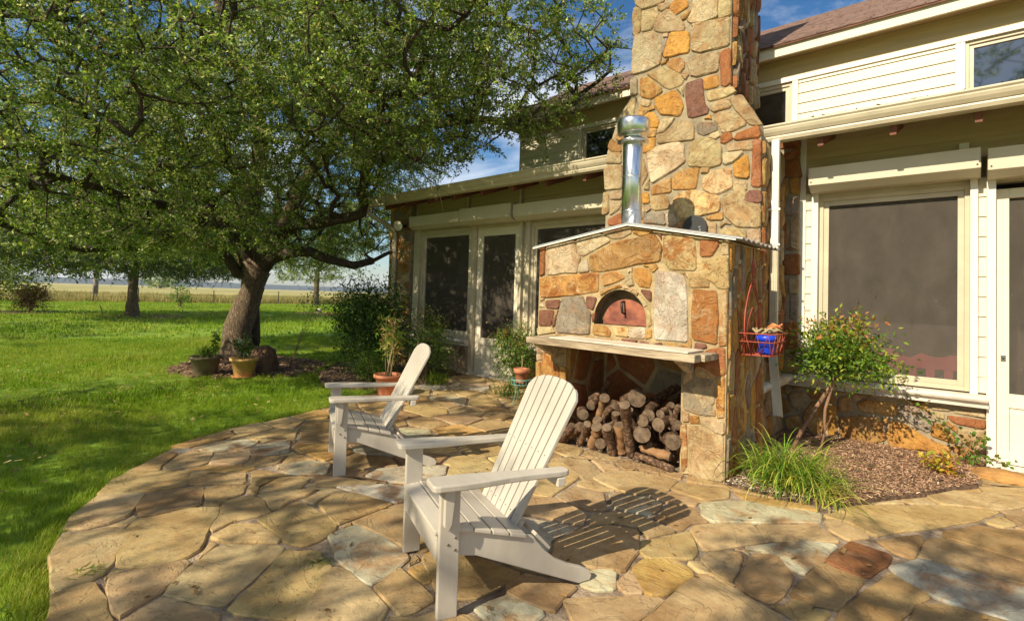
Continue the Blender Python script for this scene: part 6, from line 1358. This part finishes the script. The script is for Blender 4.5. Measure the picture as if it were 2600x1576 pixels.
def lawnpts(r0, r1, dens, a0=R(28), a1=R(99), inset=None):
    P = wedge(r0, r1, dens, a0, a1); P = P[offpoly(P, [big_patio, HOUSEP, LBED])]
    tb_ = inpoly(P, TREEBED); P = P[(~tb_) | (rng.uniform(size=len(P)) < .06)]
    return P[P[:, 0] > -51]
T1 = [tuft('grass_tuft', 26, .055, .062, .0030, s, .8) for s in (1, 2, 3)]
T2 = [tuft('grass_tuft', 30, .13, .075, .0065, s, .7) for s in (4, 5, 6)]
T3 = [tuft('grass_tuft', 30, .42, .085, .022, s, .7) for s in (7, 8, 9)]
T4_ = [tuft('tall_grass_tuft', 34, .6, .85, .035, s, .45, 'fieldg') for s in (10, 11, 12)]
Pn = lawnpts(1.0, 7.5, 330); Pm = lawnpts(7.5, 17, 75); Pf = lawnpts(17, 52, 6.5)
z_ = lambda P, z: np.column_stack([P, np.full(len(P), z)])
hum = lambda P: .75+.5*np.array([noise((a*.6, b*.6, 2.)) for a, b in P])
scatter('lawn_grass', z_(Pn, -.052), hum(Pn)*rng.uniform(.6, 1.25, len(Pn)), T1, 'green lawn grass close to the patio edge', 'grass')
scatter('lawn_grass', z_(Pm, -.06), hum(Pm)*rng.uniform(.6, 1.2, len(Pm)), T2, 'green lawn grass round the big oak', 'grass')
scatter('lawn_grass', z_(Pf, -.07), rng.uniform(.6, 1.2, len(Pf)), T3, 'green lawn grass stretching away to the fence', 'grass')
# taller blades hanging over the patio rim
E_ = []
for (xa, ya), (xb, yb) in zip(PEDGE[:-1], PEDGE[1:]):
    L_ = math.hypot(xb-xa, yb-ya); n = int(L_*60); t = rng.uniform(0, 1, n); nx_, ny_ = -(yb-ya)/L_, (xb-xa)/L_; o = np.abs(rng.normal(size=n))*.06+.01; E_.append(np.stack([xa+(xb-xa)*t+nx_*-0+ -abs(0)+(nx_ if nx_ < 0 else nx_)*o, ya+(yb-ya)*t+ny_*o], 1))
Ep = np.concatenate(E_); Ep = Ep[offpoly(Ep, [big_patio, LBED])]
scatter('lawn_grass', z_(Ep, -.05), rng.uniform(.8, 1.35, len(Ep)), T1, 'longer grass blades leaning over the curved patio edge', 'grass')
nf = 5200; Q_ = np.stack([-51.4-rng.uniform(0, 1, nf)**1.6*26, rng.uniform(-40, 78, nf)], 1)
scatter('tall_grass', z_(Q_, -.1), rng.uniform(.45, .95, nf), T4_, 'tall golden and green field grass growing along the wire fence', 'grass', .05)
# weeds in the joints
for c_, l_ in (((-3.10, .58), 'small weed with pale blades in the dark joint at the left of the patio'), ((-2.42, 1.36), 'small green weed sprouting beside the pale patterned flagstone')):
    straps('weed', l_, (c_[0], c_[1], -.015), 26, .08, .005, [(.12, .22, .03), (.3, .3, .08)], .035, arch=.9, up=.6, seed=int(-c_[0]*10))
bush('broadleaf_weed', 'bright green broadleaf weed in the grass at the lower left patio corner', (-2.98, .22, .03), (.12, .08, .07), 120, .03, YG, None, seed=33, clumps=10, stemr=.0015, base=(-2.98, .22, -.05))
# ------------------------------------------------------------------ haze
hz = MB().box((-2800, -2300, -1.4), (60, 2650, 60)); hm = bpy.data.materials.new('haze'); hm.use_nodes = True; n_ = hm.node_tree; n_.nodes.clear()
o_ = n_.nodes.new('ShaderNodeOutputMaterial'); pv = n_.nodes.new('ShaderNodeVolumePrincipled'); pv.inputs['Density'].default_value = .00022; pv.inputs['Color'].default_value = (.80, .88, 1, 1); pv.inputs['Anisotropy'].default_value = .2; n_.links.new(pv.outputs[0], o_.inputs['Volume'])
hz.build('haze', hm, kind='stuff')
